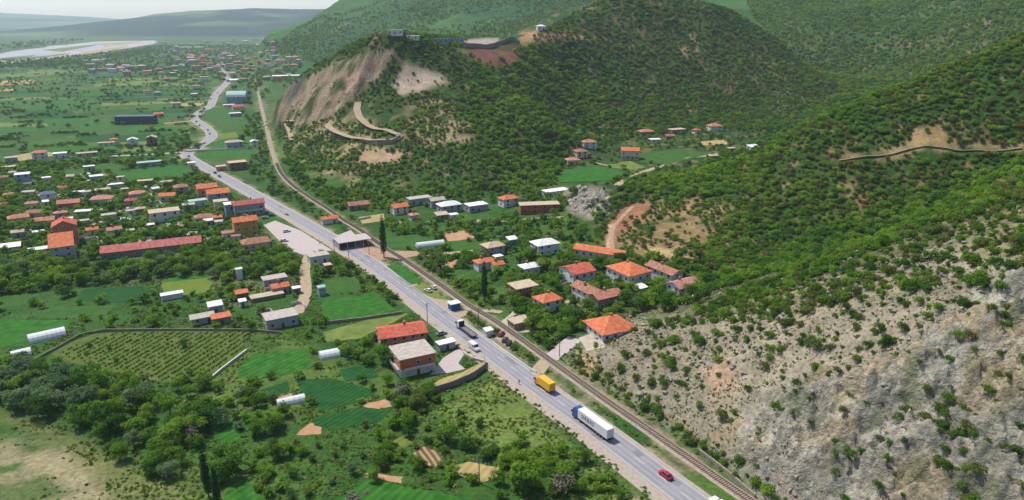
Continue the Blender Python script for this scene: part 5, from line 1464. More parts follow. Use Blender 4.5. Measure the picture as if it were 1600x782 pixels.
# gully and slopes behind the spur
sow('gully', [(1080, 505), (1100, 440), (1180, 430), (1240, 380), (1330, 340), (1450, 290), (1680, 230), (1680, 300), (1460, 352), (1330, 405), (1200, 445), (1100, 482)], 2.9, 1.0, {'dark': 4, 'mid': 4, 'bright': 1.5}, (3.0, 6.0), 'shrub', ymin=262, ymax=420)
sow('stony', [(1080, 488), (1200, 434), (1330, 390), (1460, 332), (1700, 185), (1700, 275), (1460, 388), (1330, 438), (1200, 472), (1120, 495)], 2.8, 0.95, {'mid': 4, 'dark': 3, 'bright': 2, 'olive': 2}, (1.8, 4.4), 'shrub', ymin=222, ymax=282)
sow('upper', [(1090, 410), (1150, 320), (1190, 235), (1300, 166), (1450, 100), (1680, 0), (1680, 260), (1450, 300), (1300, 360), (1200, 430), (1120, 450)], 2.8, 0.97, {'mid': 5, 'dark': 3, 'olive': 2.0, 'bright': 2, 'rust': 0.5}, (2.2, 4.6), 'shrub', ymin=280, ymax=520, clump=0.2, cl_scale=22)
sow('spur', [(960, 300), (1100, 290), (1190, 330), (1150, 420), (1080, 430), (980, 405), (930, 380), (930, 320)], 2.7, 0.7, {'mid': 4, 'dark': 3, 'olive': 2, 'bright': 1}, (1.5, 4.2), 'shrub', ymin=285, ymax=470, clump=0.6, cl_scale=12)
sow('ridge', [(960, 300), (1010, 270), (1100, 262), (1180, 245), (1240, 212), (1180, 300), (1100, 310)], 3.0, 0.95, {'bright': 3, 'mid': 4, 'dark': 1}, (2.5, 5.5), 'shrub', ymin=380, ymax=480)
sow('ridge', [(1090, 258), (1180, 226), (1260, 176), (1345, 126), (1480, 90), (1480, 125), (1330, 195), (1240, 228), (1170, 258), (1110, 285)], 4.2, 0.95, {'mid': 4, 'dark': 3, 'bright': 1.5}, (2.8, 6.0), 'shrub', ymin=430, ymax=900)
sow('spur', OUTCROP_PX, 2.6, 0.22, {'mid': 3, 'dark': 3, 'olive': 3}, (1.2, 3.0), 'shrub', ymin=380, ymax=470)
# middle hill
sow('hill', [(430, 210), (440, 130), (520, 80), (600, 50), (730, 55), (760, 110), (740, 200), (780, 300), (640, 310), (520, 320), (470, 290)], 3.2, 0.8, {'mid': 4, 'dark': 3, 'olive': 1.6, 'bright': 1.4}, (1.8, 4.4), 'shrub', ymin=440, ymax=830, clump=0.8, cl_scale=20)
sow('hill', [(730, 100), (830, 70), (900, 80), (960, 180), (900, 215), (870, 290), (780, 300), (740, 200)], 4.2, 0.97, {'mid': 4, 'dark': 3, 'bright': 2.2}, (3.5, 7.0), 'tree', ymin=440, ymax=900)
sow('hill', [(830, 60), (900, 20), (980, -20), (1130, 10), (1200, 50), (1340, 140), (1300, 190), (1200, 200), (1000, 210), (900, 210), (880, 90)], 3.9, 0.95, {'mid': 4, 'dark': 4, 'olive': 2.0, 'rust': 0.7, 'bright': 1.0}, (2.6, 5.2), 'shrub', ymin=560, ymax=1010, clump=0.35, cl_scale=40)
sow('hill', [(880, 230), (900, 205), (1000, 195), (1100, 180), (1240, 185), (1240, 205), (1120, 205), (1000, 215), (930, 235)], 6.0, 0.8, {'mid': 3, 'dark': 4}, (4, 7), 'tree', ymin=500, ymax=900)
# mountains behind
sow('mountain', [(1130, -60), (1680, -60), (1680, 60), (1340, 150), (1250, 110), (1180, 30)], 5.4, 0.97, {'mid': 6, 'olive': 1, 'bright': 3, 'dark': 1}, (3.5, 7), 'shrub', ymin=900, ymax=2300, clump=0.4, cl_scale=70, trim=False)
sow('mountain', [(420, 80), (540, -20), (960, -50), (930, 20), (860, 60), (740, 80), (560, 80), (490, 100)], 8.2, 0.9, {'mid': 6, 'olive': 1.2, 'bright': 2, 'dark': 1}, (4, 8), 'shrub', ymin=1050, ymax=2900, clump=0.7, cl_scale=120, trim=False)
sow('hilltop', [(520, 88), (560, 70), (600, 52), (660, 56), (740, 62), (740, 74), (640, 78), (560, 90)], 5.0, 0.9, {'dark': 4, 'mid': 4, 'olive': 1}, (3, 6), 'tree', ymin=600, ymax=800)
# valley trees
sow('riverside', [(-60, 575), (60, 570), (130, 590), (200, 600), (250, 640), (330, 660), (320, 720), (300, 760), (250, 750), (190, 725), (160, 690), (110, 660), (50, 640), (-60, 640)], 5.2, 0.85, {'mid': 4, 'dark': 3, 'silver': 3, 'bright': 2}, (5.5, 9.5))
sow('riverside', [(180, 590), (330, 605), (330, 660), (240, 640), (170, 610)], 4.5, 0.35, MIX, (3, 6))
sow('thicket', [(270, 600), (470, 580), (470, 690), (430, 782), (330, 790), (310, 700)], 4.2, 0.5, {'mid': 4, 'dark': 3, 'silver': 2, 'bright': 2}, (2.8, 6.5))
sow('thicket', [(400, 680), (500, 680), (560, 700), (590, 690), (560, 760), (500, 790), (400, 790)], 3.8, 0.34, {'mid': 3, 'silver': 2, 'olive': 2}, (2, 4.5))
sow('ditch', [(530, 790), (580, 735), (600, 700), (620, 655), (660, 610), (700, 612), (650, 660), (610, 735), (580, 790)], 3.2, 0.85, {'dark': 4, 'mid': 3, 'olive': 1.5}, (2.5, 5.5))
sow('ditch', [(580, 690), (640, 650), (720, 650), (790, 690), (810, 730), (760, 770), (690, 760), (640, 740), (600, 735)], 3.6, 0.6, {'dark': 3, 'mid': 4, 'bright': 1.5}, (2.2, 5.5))
sow('bank', [(780, 690), (870, 690), (930, 720), (985, 790), (760, 790)], 3.4, 0.72, {'mid': 4, 'bright': 3, 'dark': 1.5}, (2.5, 6.0))
sow('gardens', [(480, 500), (590, 500), (600, 560), (600, 600), (680, 600), (690, 640), (600, 680), (480, 640)], 3.8, 0.42, {'mid': 4, 'bright': 2, 'dark': 2, 'olive': 1}, (2.4, 5.5))
sow('gardens', [(60, 520), (330, 520), (330, 600), (60, 570)], 6.0, 0.10, MIX, (2, 4), fields=False)
sow('orchard', [(-40, 400), (90, 408), (140, 420), (330, 398), (470, 402), (472, 430), (340, 440), (240, 437), (130, 448), (-40, 470)], 4.6, 0.95, {'dark': 4, 'mid': 5, 'bright': 2, 'silver': 0.8}, (4.5, 8.5))
sow('orchard', [(-40, 450), (140, 440), (130, 480), (60, 495), (-40, 495)], 5.5, 0.4, {'dark': 3, 'silver': 3, 'mid': 2}, (3.5, 6.5), fields=True)
sow('orchard', [(110, 470), (340, 440), (400, 440), (420, 520), (300, 514), (140, 518)], 5.0, 0.45, MIX, (2.5, 5.5))
sow('town', [(-60, 262), (170, 250), (290, 255), (380, 320), (440, 395), (330, 400), (150, 410), (-60, 400)], 5.2, 0.85, {'dark': 4, 'mid': 5, 'bright': 1.6}, (3.5, 7))
sow('town', [(100, 240), (300, 215), (300, 250), (120, 262)], 7.5, 0.6, {'dark': 4, 'mid': 3}, (3.5, 7))
sow('orchard', [(-245, 250), (-60, 250), (-60, 620), (-245, 620)], 8.0, 0.35, MIX, (3, 7))
sow('lane', [(470, 395), (530, 400), (640, 470), (620, 480), (500, 440), (480, 500), (440, 480)], 4.2, 0.65, MIX, (2.5, 5.5))
sow('railside', [(380, 180), (420, 180), (440, 270), (520, 320), (560, 350), (520, 370), (440, 320), (390, 270)], 5.0, 0.55, {'mid': 4, 'dark': 4, 'olive': 1}, (2.5, 6), ymax=900)
sow('hillfoot', [(430, 240), (470, 270), (540, 310), (760, 290), (900, 300), (880, 340), (760, 320), (640, 325), (540, 345), (490, 320), (440, 290)], 5.0, 0.7, {'mid': 4, 'dark': 4, 'bright': 1}, (3.5, 6.5), ymax=640)
sow('village', [(600, 345), (900, 340), (940, 400), (900, 420), (820, 420), (780, 440), (790, 500), (740, 480), (640, 405)], 4.2, 0.72, {'mid': 4, 'dark': 3, 'bright': 2, 'olive': 1}, (2.5, 6.5))
sow('village', [(790, 440), (900, 400), (1100, 400), (1110, 470), (990, 500), (930, 510), (900, 540), (850, 550), (800, 500)], 3.8, 0.8, {'mid': 4, 'dark': 4, 'bright': 1.5}, (3, 7.5), ymin=225)
sow('verge', [(800, 500), (850, 548), (830, 578), (760, 530), (700, 490), (720, 480)], 3.2, 0.5, {'mid': 3, 'bright': 2, 'dark': 2}, (1.2, 3.0), 'shrub')
sow('verge', [(860, 570), (940, 630), (1010, 690), (960, 680), (880, 620), (850, 590)], 2.2, 0.5, {'mid': 3, 'olive': 3, 'bright': 1}, (0.6, 1.8), 'shrub')
sow('side_valley', [(870, 250), (960, 205), (1240, 195), (1180, 245), (1100, 265), (1000, 280), (930, 295)], 6.5, 0.45, {'mid': 4, 'dark': 3, 'bright': 1}, (3, 6), ymin=440, ymax=900)
sow('plain', [(-60, 110), (120, 100), (330, 100), (330, 160), (300, 215), (120, 235), (-60, 245)], 9, 0.12, {'dark': 4, 'mid': 3}, (3, 7), fields=False, trim=False, clump=2.2, cl_scale=50)
sow('plain', [(-60, 104), (160, 84), (250, 72), (470, 62), (470, 120), (380, 180), (360, 130), (150, 112)], 16, 0.42, {'dark': 4, 'mid': 4}, (6, 11), ymax=4200, trim=False)
sow('plain', [(-60, 76), (60, 66), (140, 62), (60, 74), (-60, 84)], 40, 0.6, {'dark': 4, 'mid': 3}, (10, 18), ymax=6500, trim=False)
sow('plain', [(-60, 104), (40, 100), (160, 90), (240, 74), (250, 80), (160, 100), (-60, 112)], 18, 0.7, {'dark': 4, 'mid': 3}, (7, 13), ymax=4200, trim=False)
for (a, b) in ((150, 246), (200, 194), (246, 192), (262, 190), (280, 188)): pass
def one(u, v, h, kind, sp, zone='own'):
    x, y, z = onground(u, v)
    PLANTS.append((x, y, z, h, kind, sp, zone))
one(600, 402, 22, 'poplar', 'poplar'); one(757, 471, 18, 'poplar', 'poplar'); one(326, 776, 14, 'poplar', 'poplar'); one(342, 800, 13, 'poplar', 'poplar'); one(583, 140, 9, 'poplar', 'poplar')
for a in [(825, 764, 10, 'tree', 'bright'), (598, 568, 7.5, 'tree', 'dark'), (612, 572, 7, 'tree', 'dark'), (428, 668, 7, 'tree', 'mid'), (360, 742, 8.5, 'tree', 'dark'), (165, 668, 10, 'tree', 'dark'), (80, 640, 9, 'tree', 'silver'), (150, 655, 8, 'tree', 'mid'), (60, 655, 8.5, 'tree', 'dark'), (245, 735, 6, 'tree', 'mid'),
          (700, 690, 7, 'tree', 'mid'), (730, 700, 6, 'tree', 'dark'), (625, 625, 6.5, 'twig', 'twig'), (655, 640, 6, 'tree', 'olive'), (880, 775, 6.5, 'twig', 'twig'), (575, 570, 5.5, 'tree', 'mid'), (545, 560, 5, 'tree', 'mid'), (300, 690, 5.5, 'twig', 'twig'), (345, 665, 6, 'tree', 'silver'), (1195, 772, 4.5, 'shrub', 'bright'), (1180, 760, 3.5, 'shrub', 'bright'),
          (310, 236, 9, 'tree', 'dark'), (296, 232, 8, 'tree', 'dark'), (285, 236, 8, 'tree', 'dark'), (560, 790, 5, 'twig', 'twig'), (690, 420, 7, 'tree', 'dark'), (700, 432, 6, 'tree', 'dark'), (640, 330, 8, 'tree', 'dark'), (378, 224, 10, 'tree', 'dark'), (386, 212, 9, 'tree', 'mid'), (930, 420, 6, 'tree', 'dark'), (878, 505, 6.5, 'tree', 'dark'), (890, 515, 6, 'tree', 'mid')]: one(*a)

PLANTS = [(p[0], p[1], p[2] + (1.5 if p[6] == 'crag' else 0.0), *p[3:]) for p in PLANTS]
# hedges between the strips of the plain
for _k in range(70):
    u, v = RND.uniform(-20, 290), RND.uniform(108, 232)
    n_ = RND.randint(5, 18)
    sp_ = RND.choice(['dark', 'mid', 'dark'])
    for j in range(n_):
        x, y = pix(u + j * (1.2 + (v - 100) * 0.016) + RND.uniform(-.5, .5), v - j * 0.045 * (1.2 + (v - 100) * 0.016) + RND.uniform(-.15, .15))
        if RND.random() < 0.8: PLANTS.append((x, y, 0.0, RND.uniform(1.8, 4.6), 'tree', sp_, 'plain'))
# ------------------------------------------------------------------ plants: the 300 largest trees and shrubs singly, the rest as masses
PA = np.array([(p[0], p[1], p[2], p[3]) for p in PLANTS])
pu, pv, pf = proj(PA[:, 0], PA[:, 1], PA[:, 2] + PA[:, 3] * 0.5)
inview = (pu > 3) & (pu < 1597) & (pv > 3) & (pv < 779)
psize = np.where(inview, PA[:, 3] / pf, 0)
kinds = np.array([p[4] for p in PLANTS])
istree = np.isin(kinds, ['tree', 'poplar', 'twig'])
single = np.zeros(len(PLANTS), bool)
own = np.array([p[6] == 'own' for p in PLANTS])
single[own & inview] = True
o1 = [i for i in np.argsort(-psize) if istree[i] and not single[i]][:300 - int((single & istree).sum())]
o2, cells = [], set()
for i in np.argsort(-psize):
    if istree[i] or single[i]: continue
    cell = (int(pu[i] / 8), int(pv[i] / 3.91))
    if cell in cells: continue
    cells.add(cell)
    o2.append(i)
    if len(o2) == 298: break
single[o1] = True
single[o2] = True
SPN = {'dark': 'dark green', 'mid': 'green', 'bright': 'bright green', 'olive': 'olive-brown', 'silver': 'grey-green', 'rust': 'rusty brown', 'poplar': 'dark', 'twig': 'bare grey'}
for i in np.nonzero(single)[0]:
    x, y, z, h, kind, sp, zone = PLANTS[i]
    var = int(i) % 4
    yaw = RND.uniform(0, 6.28)
    wdt = RND.uniform(0.85, 1.2)
    if kind == 'shrub':
        hs = h * RND.uniform(0.8, 1.1)
        o = share_obj('shrub', proto('shrub', sp, var, 0), None, (x, y, z - 0.05), (0, 0, yaw), (h * 0.72 * wdt, h * 0.72 / wdt, hs * 0.95))
        tag(o, f"{SPN[sp]} rounded shrub", 'shrub', 'shrubs scattered on slopes and verges')
        root = o
    else:
        nm = {'tree': 'tree', 'poplar': 'poplar_tree', 'twig': 'bare_tree'}[kind]
        root = empty(nm, (x, y, z), yaw)
        root.scale = (h * wdt, h * wdt, h) if kind != 'poplar' else (h, h, h)
        share_obj('crown', proto(kind, sp, var, 0), root)
        share_obj('trunk', TRUNK_SLIM if kind == 'poplar' else TRUNKS[var % 3], root)
        tag(root, {'tree': f"{SPN[sp]} leafy tree", 'poplar': 'tall slim dark poplar', 'twig': 'bare greyish tree'}[kind], 'tree', 'trees of the valley')
    THINGS.append([root, root['label'], float(pu[i]), float(pv[i]), h])
def mass(name, label, items, protos, tilt=0.0):
    """one object: points that carry many small plants or stones (x, y, z, sx, sz, proto index)"""
    A_ = np.array(items, float)
    me = bpy.data.meshes.new(name)
    me.vertices.add(len(A_))
    me.vertices.foreach_set('co', A_[:, :3].astype(np.float32).ravel())
    at = me.attributes.new('which', 'INT', 'POINT'); at.data.foreach_set('value', A_[:, 5].astype(np.int32))
    at = me.attributes.new('turn', 'FLOAT_VECTOR', 'POINT')
    rot = np.zeros((len(A_), 3), np.float32); rot[:, 2] = NR.uniform(0, 6.28, len(A_)); rot[:, :2] = NR.uniform(-tilt, tilt, (len(A_), 2))
    at.data.foreach_set('vector', rot.ravel())
    at = me.attributes.new('size', 'FLOAT_VECTOR', 'POINT')
    sc = np.stack([A_[:, 3] * NR.uniform(0.75, 1.35, len(A_)), A_[:, 3] * NR.uniform(0.75, 1.35, len(A_)), A_[:, 4]], -1).astype(np.float32)
    at.data.foreach_set('vector', sc.ravel())
    o = link(bpy.data.objects.new(name, me))
    col = bpy.data.collections.new(name + '_kinds')
    for i, m in enumerate(protos):
        col.objects.link(bpy.data.objects.new(f'{name}_kind_{i:02d}', m))
    ng = bpy.data.node_groups.new(name, 'GeometryNodeTree')
    ng.interface.new_socket('Geometry', in_out='INPUT', socket_type='NodeSocketGeometry')
    ng.interface.new_socket('Geometry', in_out='OUTPUT', socket_type='NodeSocketGeometry')
    n = ng.nodes
    gi, go, ip, ci = n.new('NodeGroupInput'), n.new('NodeGroupOutput'), n.new('GeometryNodeInstanceOnPoints'), n.new('GeometryNodeCollectionInfo')
    ci.inputs['Collection'].default_value = col
    ci.inputs['Separate Children'].default_value = True
    ci.inputs['Reset Children'].default_value = True
    ip.inputs['Pick Instance'].default_value = True
    def na(nm, tp):
        q = n.new('GeometryNodeInputNamedAttribute'); q.data_type = tp; q.inputs['Name'].default_value = nm
        return q.outputs['Attribute']
    l = ng.links
    l.new(gi.outputs[0], ip.inputs['Points']); l.new(ci.outputs[0], ip.inputs['Instance'])
    l.new(na('which', 'INT'), ip.inputs['Instance Index']); l.new(na('turn', 'FLOAT_VECTOR'), ip.inputs['Rotation']); l.new(na('size', 'FLOAT_VECTOR'), ip.inputs['Scale'])
    l.new(ip.outputs[0], go.inputs[0])
    md = o.modifiers.new('scatter', 'NODES'); md.node_group = ng
    return tag(o, label, kind='stuff')
SPL = ['dark', 'mid', 'bright', 'olive', 'silver', 'rust']
SHR = [proto('shrub', s, v_, 1) for s in SPL for v_ in range(4)]
SHR0 = [proto('shrub', s, v_, 0) for s in SPL for v_ in range(4)]
TRE = [proto('tree', s, v_, 1) for s in SPL for v_ in range(4)]
groups = {'near_scrub': [], 'hill_scrub': [], 'wood': [], 'mountain_scrub': []}
for i in np.nonzero(~single)[0]:
    x, y, z, h, kind, sp, zone = PLANTS[i]
    if sp not in SPL: continue
    w_ = SPL.index(sp) * 4 + int(i) % 4
    if kind == 'shrub':
        g_ = 'mountain_scrub' if zone == 'mountain' else ('near_scrub' if y < 430 else 'hill_scrub')
        groups[g_].append((x, y, z - 0.05, h * 0.72, h * 0.95, w_))
    else:
        groups['wood'].append((x, y, z - (0.16 * h if zone == 'hill' else 0.06 * h), h * 1.02, h, w_))
print('plants', len(PLANTS), {k: len(v) for k, v in groups.items()})
mass('near_scrub', 'low scrub covering the slopes above the village', groups['near_scrub'], SHR0)
mass('hill_scrub', 'dark scrub covering the middle hill', groups['hill_scrub'], SHR)
mass('mountain_scrub', 'scrub covering the far mountainsides', groups['mountain_scrub'], SHR)
mass('woodland', 'small trees of the plain, town and hill woods', groups['wood'], TRE)
# ground cover: weeds, dry grass and stones
def cover(n, x0, x1, y0, y1, fn):
    x, y = NR.uniform(x0, x1, n), NR.uniform(y0, y1, n)
    z = hz(x, y)
    u, v, fw = proj(x, y, z)
    k = (u > -120) & (u < 1720) & (v > 0) & (v < 860)
    x, y, z, u, v = x[k], y[k], z[k], u[k], v[k]
    k = fn(x, y, z, u, v)
    return x[k], y[k], z[k]
TUF = [proto('tuft', s, v_, 0) for s in ('grass', 'straw', 'mid', 'olive') for v_ in range(2)]
SAND = [(-60, 660), (60, 680), (130, 715), (185, 800), (-60, 800)]
x, y, z = cover(52000, -260, 60, 120, 380, lambda x, y, z, u, v: (z < 1.5) & (fbm(x, y, 12, 3, 401) > 0.42) & clear(x, y, 0.2) & ~(inpoly(u, v, SAND) & (NR.random(x.shape) < 0.85)))
mass('weeds', 'weeds and long grass between the plots', [(a, b, c, s, s * NR.uniform(.5, 1.2), NR.choice([0, 1, 2, 3, 4, 5, 6, 7], p=[.24, .24, .05, .05, .15, .15, .06, .06])) for a, b, c, s in zip(x, y, z, NR.uniform(.35, 1.0, len(x)))], TUF)
x, y, z = cover(42000, 30, 230, 95, 300, lambda x, y, z, u, v: (z > 1) & (fbm(x, y, 8, 3, 405) > 0.44) & ~(inpoly(u, v, ROCK_PX) & (NR.random(x.shape) < 0.75)))
mass('dry_grass', 'dry tufts on the stony slope', [(a, b, c, s, s * NR.uniform(.4, .9), NR.choice([0, 1, 2, 3, 6, 7], p=[.14, .14, .22, .22, .14, .14])) for a, b, c, s in zip(x, y, z, NR.uniform(.25, .7, len(x)))], TUF)
def rock_mesh(seed, m):
    g = np.random.default_rng(seed)
    bm = bmesh.new()
    bmesh.ops.create_icosphere(bm, subdivisions=2, radius=1)
    pl = g.normal(size=(9, 3)); pl /= np.linalg.norm(pl, axis=1)[:, None]
    dd = g.uniform(0.45, 0.9, 9)
    for v_ in bm.verts:
        p = np.array(v_.co)
        for a, b in zip(pl, dd):
            t = p @ a
            if t > b: p = p - a * (t - b)
        v_.co = p * (1 + g.uniform(-.05, .05))
    me = bpy.data.meshes.new('rock')
    bm.to_mesh(me); bm.free()
    me.materials.append(m)
    return me
ROCKM = [mat('limestone', (156, 151, 141), 0.95, 0.2, 0.8, 0.1), mat('limestone_warm', (166, 152, 128), 0.95, 0.25, 0.8, 0.1), mat('limestone_dark', (126, 122, 114), 0.95, 0.2, 0.8, 0.1)]
RKS = [rock_mesh(i, ROCKM[i % 3]) for i in range(6)]
x, y, z = cover(130000, 30, 230, 95, 290, lambda x, y, z, u, v: (z > 2) & (np.where(inpoly(u, v, ROCK_PX), 0.22, 0.10) * sstep(fbm(x, y, 9, 3, 409), 0.35, 0.6) > NR.random(x.shape)))
rs = 0.14 + 0.75 * NR.random(len(x)) ** 5
mass('scree', 'loose limestone blocks on the crags', [(a, b, c - s * .2 + 0.5, s, s * NR.uniform(.5, 1.0), NR.integers(0, 6)) for a, b, c, s in zip(x, y, z, rs)], RKS, 0.5)
x, y, z = cover(3000, 35, 70, 400, 450, lambda x, y, z, u, v: inpoly(u, v, OUTCROP_PX) & (NR.random(x.shape) < 0.075))
if len(x): mass('outcrop_blocks', 'pale blocks of the outcrop over the brick block', [(a, b, c - s * .2, s, s, NR.integers(0, 6)) for a, b, c, s in zip(x, y, z - 0.5, 0.5 + 2.6 * NR.random(len(x)) ** 2)], RKS, 0.5)
# fractured limestone face: a finer skin of tilted blocks over the crags
def facets(x, y, cell, seed):
    """blocky relief: every cell of a jittered lattice is a block with its own height and tilt; returns height, block tone"""
    gx, gy = np.floor(x / cell), np.floor(y / cell)
    best = np.full(x.shape, 1e9); hh = np.zeros(x.shape); tn = np.zeros(x.shape)
    def rnd(a, b, k):
        n = (a.astype(np.int64) * 374761393 + b.astype(np.int64) * 668265263 + (seed * 7 + k) * 1442695041) & 0x7fffffff
        n = ((n ^ (n >> 13)) * 1274126177) & 0x7fffffff
        return ((n ^ (n >> 16)) & 0xffff) / 65535.0
    for i in (-1, 0, 1):
        for j in (-1, 0, 1):
            a, b = gx + i, gy + j
            px_, py_ = (a + rnd(a, b, 1)) * cell, (b + rnd(a, b, 2)) * cell
            d2 = (x - px_) ** 2 + ((y - py_) * 1.5) ** 2
            k = d2 < best
            best = np.where(k, d2, best)
            h_ = rnd(a, b, 3) + ((x - px_) * (rnd(a, b, 4) - 0.5) + (y - py_) * (rnd(a, b, 5) - 0.2)) / cell * 1.1
            hh = np.where(k, h_, hh); tn = np.where(k, rnd(a, b, 6), tn)
    return hh, tn
rx, ry = np.meshgrid(np.arange(40, 190, 0.42), np.arange(92, 262, 0.42))
shp = rx.shape
rx, ry = rx.ravel(), ry.ravel()
rz = hz(rx, ry)
ru, rv, _ = proj(rx, ry, rz)
rm = polyedge(ru, rv, ROCK_PX, 34) * sstep(foot_t(rx, ry), 1, 9)
rm = np.clip(rm * 1.25 + (fbm(rx, ry, 14, 3, 501) - 0.55) * 1.6 * (rm > 0.02), 0, 1)
f1, t1 = facets(rx + 0.4 * rz, ry, 6.5, 3)
f2, t2 = facets(rx, ry + 0.3 * rz, 2.3, 5)
f3, t3 = facets(rx, ry, 0.95, 9)
rh = rz - 0.35 + rm * (0.45 + 1.5 * f1 + 0.85 * f2 + 0.34 * f3)
keep = (rm > 0.04).reshape(shp)
idx = np.arange(len(rx)).reshape(shp)
fq = keep[:-1, :-1] & keep[1:, :-1] & keep[:-1, 1:] & keep[1:, 1:]
q4 = np.stack([idx[:-1, :-1][fq], idx[:-1, 1:][fq], idx[1:, 1:][fq], idx[1:, :-1][fq]], -1)
us, inv = np.unique(q4.ravel(), return_inverse=True)
cme = bpy.data.meshes.new('rock_face')
cme.vertices.add(len(us)); cme.vertices.foreach_set('co', np.stack([rx[us], ry[us], rh[us]], -1).astype(np.float32).ravel())
cme.loops.add(q4.size); cme.loops.foreach_set('vertex_index', inv.ravel().astype(np.int32))
cme.polygons.add(len(q4)); cme.polygons.foreach_set('loop_start', np.arange(0, q4.size, 4, dtype=np.int32))
cme.update(calc_edges=True)
tone = 0.5 * t1[us] + 0.3 * t2[us] + 0.2 * t3[us]
ca, cb, cc = [np.array(lin(c)) * 0.74 for c in ((128, 126, 112), (168, 161, 144), (174, 154, 122))]
rc_ = ca + (cb - ca) * sstep(tone, 0.25, 0.75)[:, None]
wm = sstep(fbm(rx[us], ry[us], 10, 4, 511), 0.5, 0.68)[:, None] * 0.6
rc_ = rc_ + (cc - rc_) * wm
gr = sstep(fbm(rx[us], ry[us], 6, 3, 517), 0.56, 0.7)[:, None] * 0.5
rc_ = rc_ + (np.array(lin((96, 104, 62))) * 0.74 - rc_) * gr
at_ = cme.color_attributes.new('base', 'FLOAT_COLOR', 'POINT')
at_.data.foreach_set('color', np.concatenate([rc_, np.ones((len(us), 1))], 1).astype(np.float32).ravel())
cme.materials.append(gm)
tag(link(bpy.data.objects.new('rock_face', cme)), kind='structure')
print('rock quads', len(q4))
# vine rows
vp = [(180, 521), (392, 518), (380, 545), (330, 588), (258, 596), (120, 565), (90, 550)]
d = np.array([-7.0, -24.0]); d /= np.hypot(*d)
nr = np.array([-d[1], d[0]])
c0 = np.array(pix(300, 550))
it = []
for i in range(-32, 33):
    for j in np.arange(-75, 75, 1.15):
        p = c0 + nr * i * 2.6 + d * j + NR.uniform(-.2, .2, 2)
        u, v, _ = proj(p[0], p[1], 0.0)
        if inpoly(np.array([u]), np.array([v]), vp)[0] and NR.random() < 0.86:
            it.append((p[0], p[1], 0, NR.uniform(.5, .8), NR.uniform(.7, 1.1), NR.choice([2, 3, 4, 5])))
mass('vines', 'rows of vines in the plot under the stone wall', it, [proto('shrub', s, v_, 1) for s in ('dark', 'mid', 'bright') for v_ in range(2)])

# ------------------------------------------------------------------ labels: what sets each thing apart
LM = [(b[5], b[2], b[3]) for b in BLD if b[5]] + [('the tall poplar beside the road', 600, 365), ('the yellow box truck', 851, 600), ('the lettered truck', 928, 655), ('the level crossing', 858, 562), ('the vineyard', 280, 555), ('the hairpin road', 590, 212), ('the white plastic tunnel in the gardens', 455, 625),
      ('the sand bank', 80, 720), ('the slide scar', 540, 140), ('the rock outcrop', 915, 312), ('the bare tan plot', 745, 740), ('the grassy roadside meadow', 790, 650), ('the crags', 1400, 650), ('the concrete retaining wall', 1135, 740), ('the ridge track', 1440, 232), ('the dark crop plot', 525, 615), ('the bright green rectangular field', 550, 480),
      ('the yellow-green lawn', 290, 448), ('the road bends', 325, 205), ('the paired poplars', 334, 745), ('the brown spur', 1050, 350), ('the reddish cutting', 775, 90), ('the reddish scar above the rails', 1115, 600), ('the dark shrub patch on the crags', 1490, 690), ('the concrete drive', 882, 545), ('the striped planting plot', 668, 714),
      ('the gully', 1350, 345), ('the river', 120, 85), ('the bright bottom field', 640, 772), ('the red car', 1040, 742)]
USED = {}
def relate(base, u, v, maxw=16, first=9):
    c = sorted(LM, key=lambda l: math.hypot((l[1] - u) * 0.8, (l[2] - v) * 1.4))
    for nm, a, b in c[:first]:
        du, dv = u - a, v - b
        dist = math.hypot(du, dv)
        if dist < 4: continue
        far_ = 'close ' if dist < 22 else ('' if dist < 60 else ('some way ' if dist < 140 else 'far '))
        if abs(du) > 1.3 * abs(dv): rel = ('left of' if du < 0 else 'right of')
        elif abs(dv) > 1.3 * abs(du): rel = 'behind' if dv < 0 else 'in front of'
        else: rel = ('behind and left of' if du < 0 else 'behind and right of') if dv < 0 else ('in front and left of' if du < 0 else 'in front and right of')
        if far_ == 'close ' and rel.endswith(' of'): rel = 'just ' + rel
        elif far_.strip() in ('some way', 'far'): rel = far_ + rel
        t = f"{base} {rel} {nm}"
        if len(t.split()) <= maxw and t not in USED:
            USED[t] = 1
            return t
    if first < 9: return place(base, u, v)
    return t if len(t.split()) <= maxw else f"{base} {rel} {c[0][0]}"
for b in BLD:
    if b[4]: USED[b[4]] = 1
for b in BLD:
    if not b[4]:
        b[0]['label'] = relate(b[1], b[2], b[3])
def sized(base, h, kind): return base
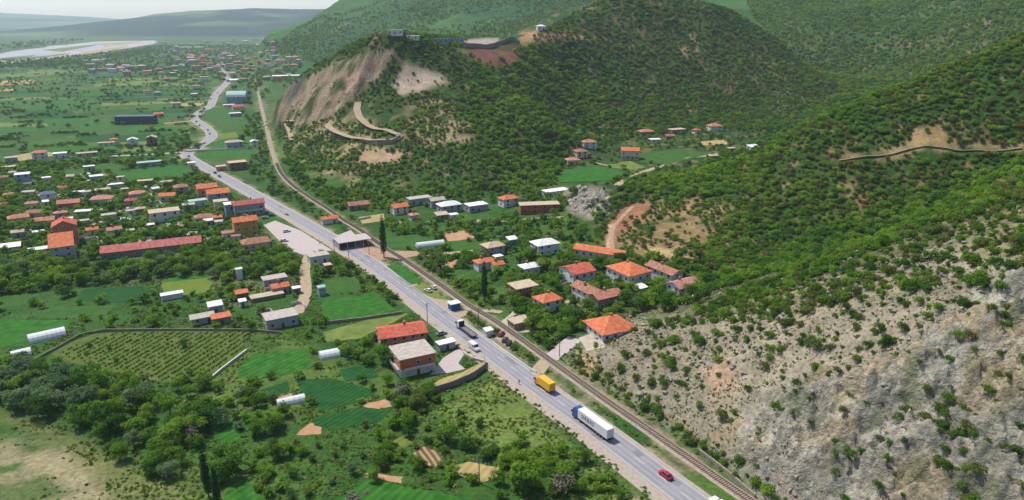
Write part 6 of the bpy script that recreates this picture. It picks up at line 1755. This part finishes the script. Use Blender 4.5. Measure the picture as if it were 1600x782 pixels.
ONES = 'zero one two three four five six seven eight nine ten eleven twelve thirteen fourteen fifteen sixteen seventeen eighteen nineteen'.split()
TENS = 'x x twenty thirty forty fifty sixty seventy eighty ninety'.split()
def spell(n): return ONES[n] if n < 20 else TENS[n // 10] + ('-' + ONES[n % 10] if n % 10 else '')
def place(base, u, v):
    h2 = lambda q: spell(int(q)) + (' and a half' if q % 1 >= 0.5 else '')
    a, b = u / 16, v / 7.82
    for t in (f"{base}, {spell(int(a))} percent across and {spell(int(b))} percent down the photo", f"{base.replace('rounded ', '').replace('leafy ', '')}, {h2(a)} percent across and {spell(int(b))} percent down the photo",
              f"{base.replace('rounded ', '').replace('leafy ', '')}, {spell(int(a))} percent across and {h2(b)} percent down the photo"):
        if t not in USED:
            break
    else:
        t = f"{base.replace('rounded ', '').replace('leafy ', '').replace('large ', '').replace('small ', '')}, {h2(a)} percent across, {h2(b)} percent down the photo"
    USED[t] = 1
    return t
for o, base, u, v, h in sorted(THINGS, key=lambda t: -t[4]):
    sz = ('small ' if h < 1.5 else ('' if h < 2.6 else 'large ')) if 'shrub' in base else ('small ' if h < 4 else ('' if h < 6.5 else 'large '))
    if 'poplar' in base: sz = ''
    nr_ = min(LM, key=lambda l: math.hypot((l[1] - u) * 0.8, (l[2] - v) * 1.4))
    o['label'] = relate(sz + base, u, v, first=3) if math.hypot(nr_[1] - u, nr_[2] - v) < 45 else place(sz + base, u, v)

# ------------------------------------------------------------------ haze: even, thin air over the whole valley
hb = mesh_obj('haze', *box(-13200, 9200, -90, 10950, -1.5, float(GZ.max()) + 30), [])
tag(hb, 'thin blue haze filling the valley air', kind='stuff')
hm = bpy.data.materials.new('haze')
hm.use_nodes = True
N, L = hm.node_tree.nodes, hm.node_tree.links
N.remove(N['Principled BSDF'])
pv_ = N.new('ShaderNodeVolumePrincipled')
pv_.inputs['Color'].default_value = (0.75, 0.86, 1.0, 1)
pv_.inputs['Density'].default_value = 0.6e-4
pv_.inputs['Anisotropy'].default_value = 0.2
L.new(pv_.outputs[0], N['Material Output'].inputs['Volume'])
hb.data.materials.append(hm)
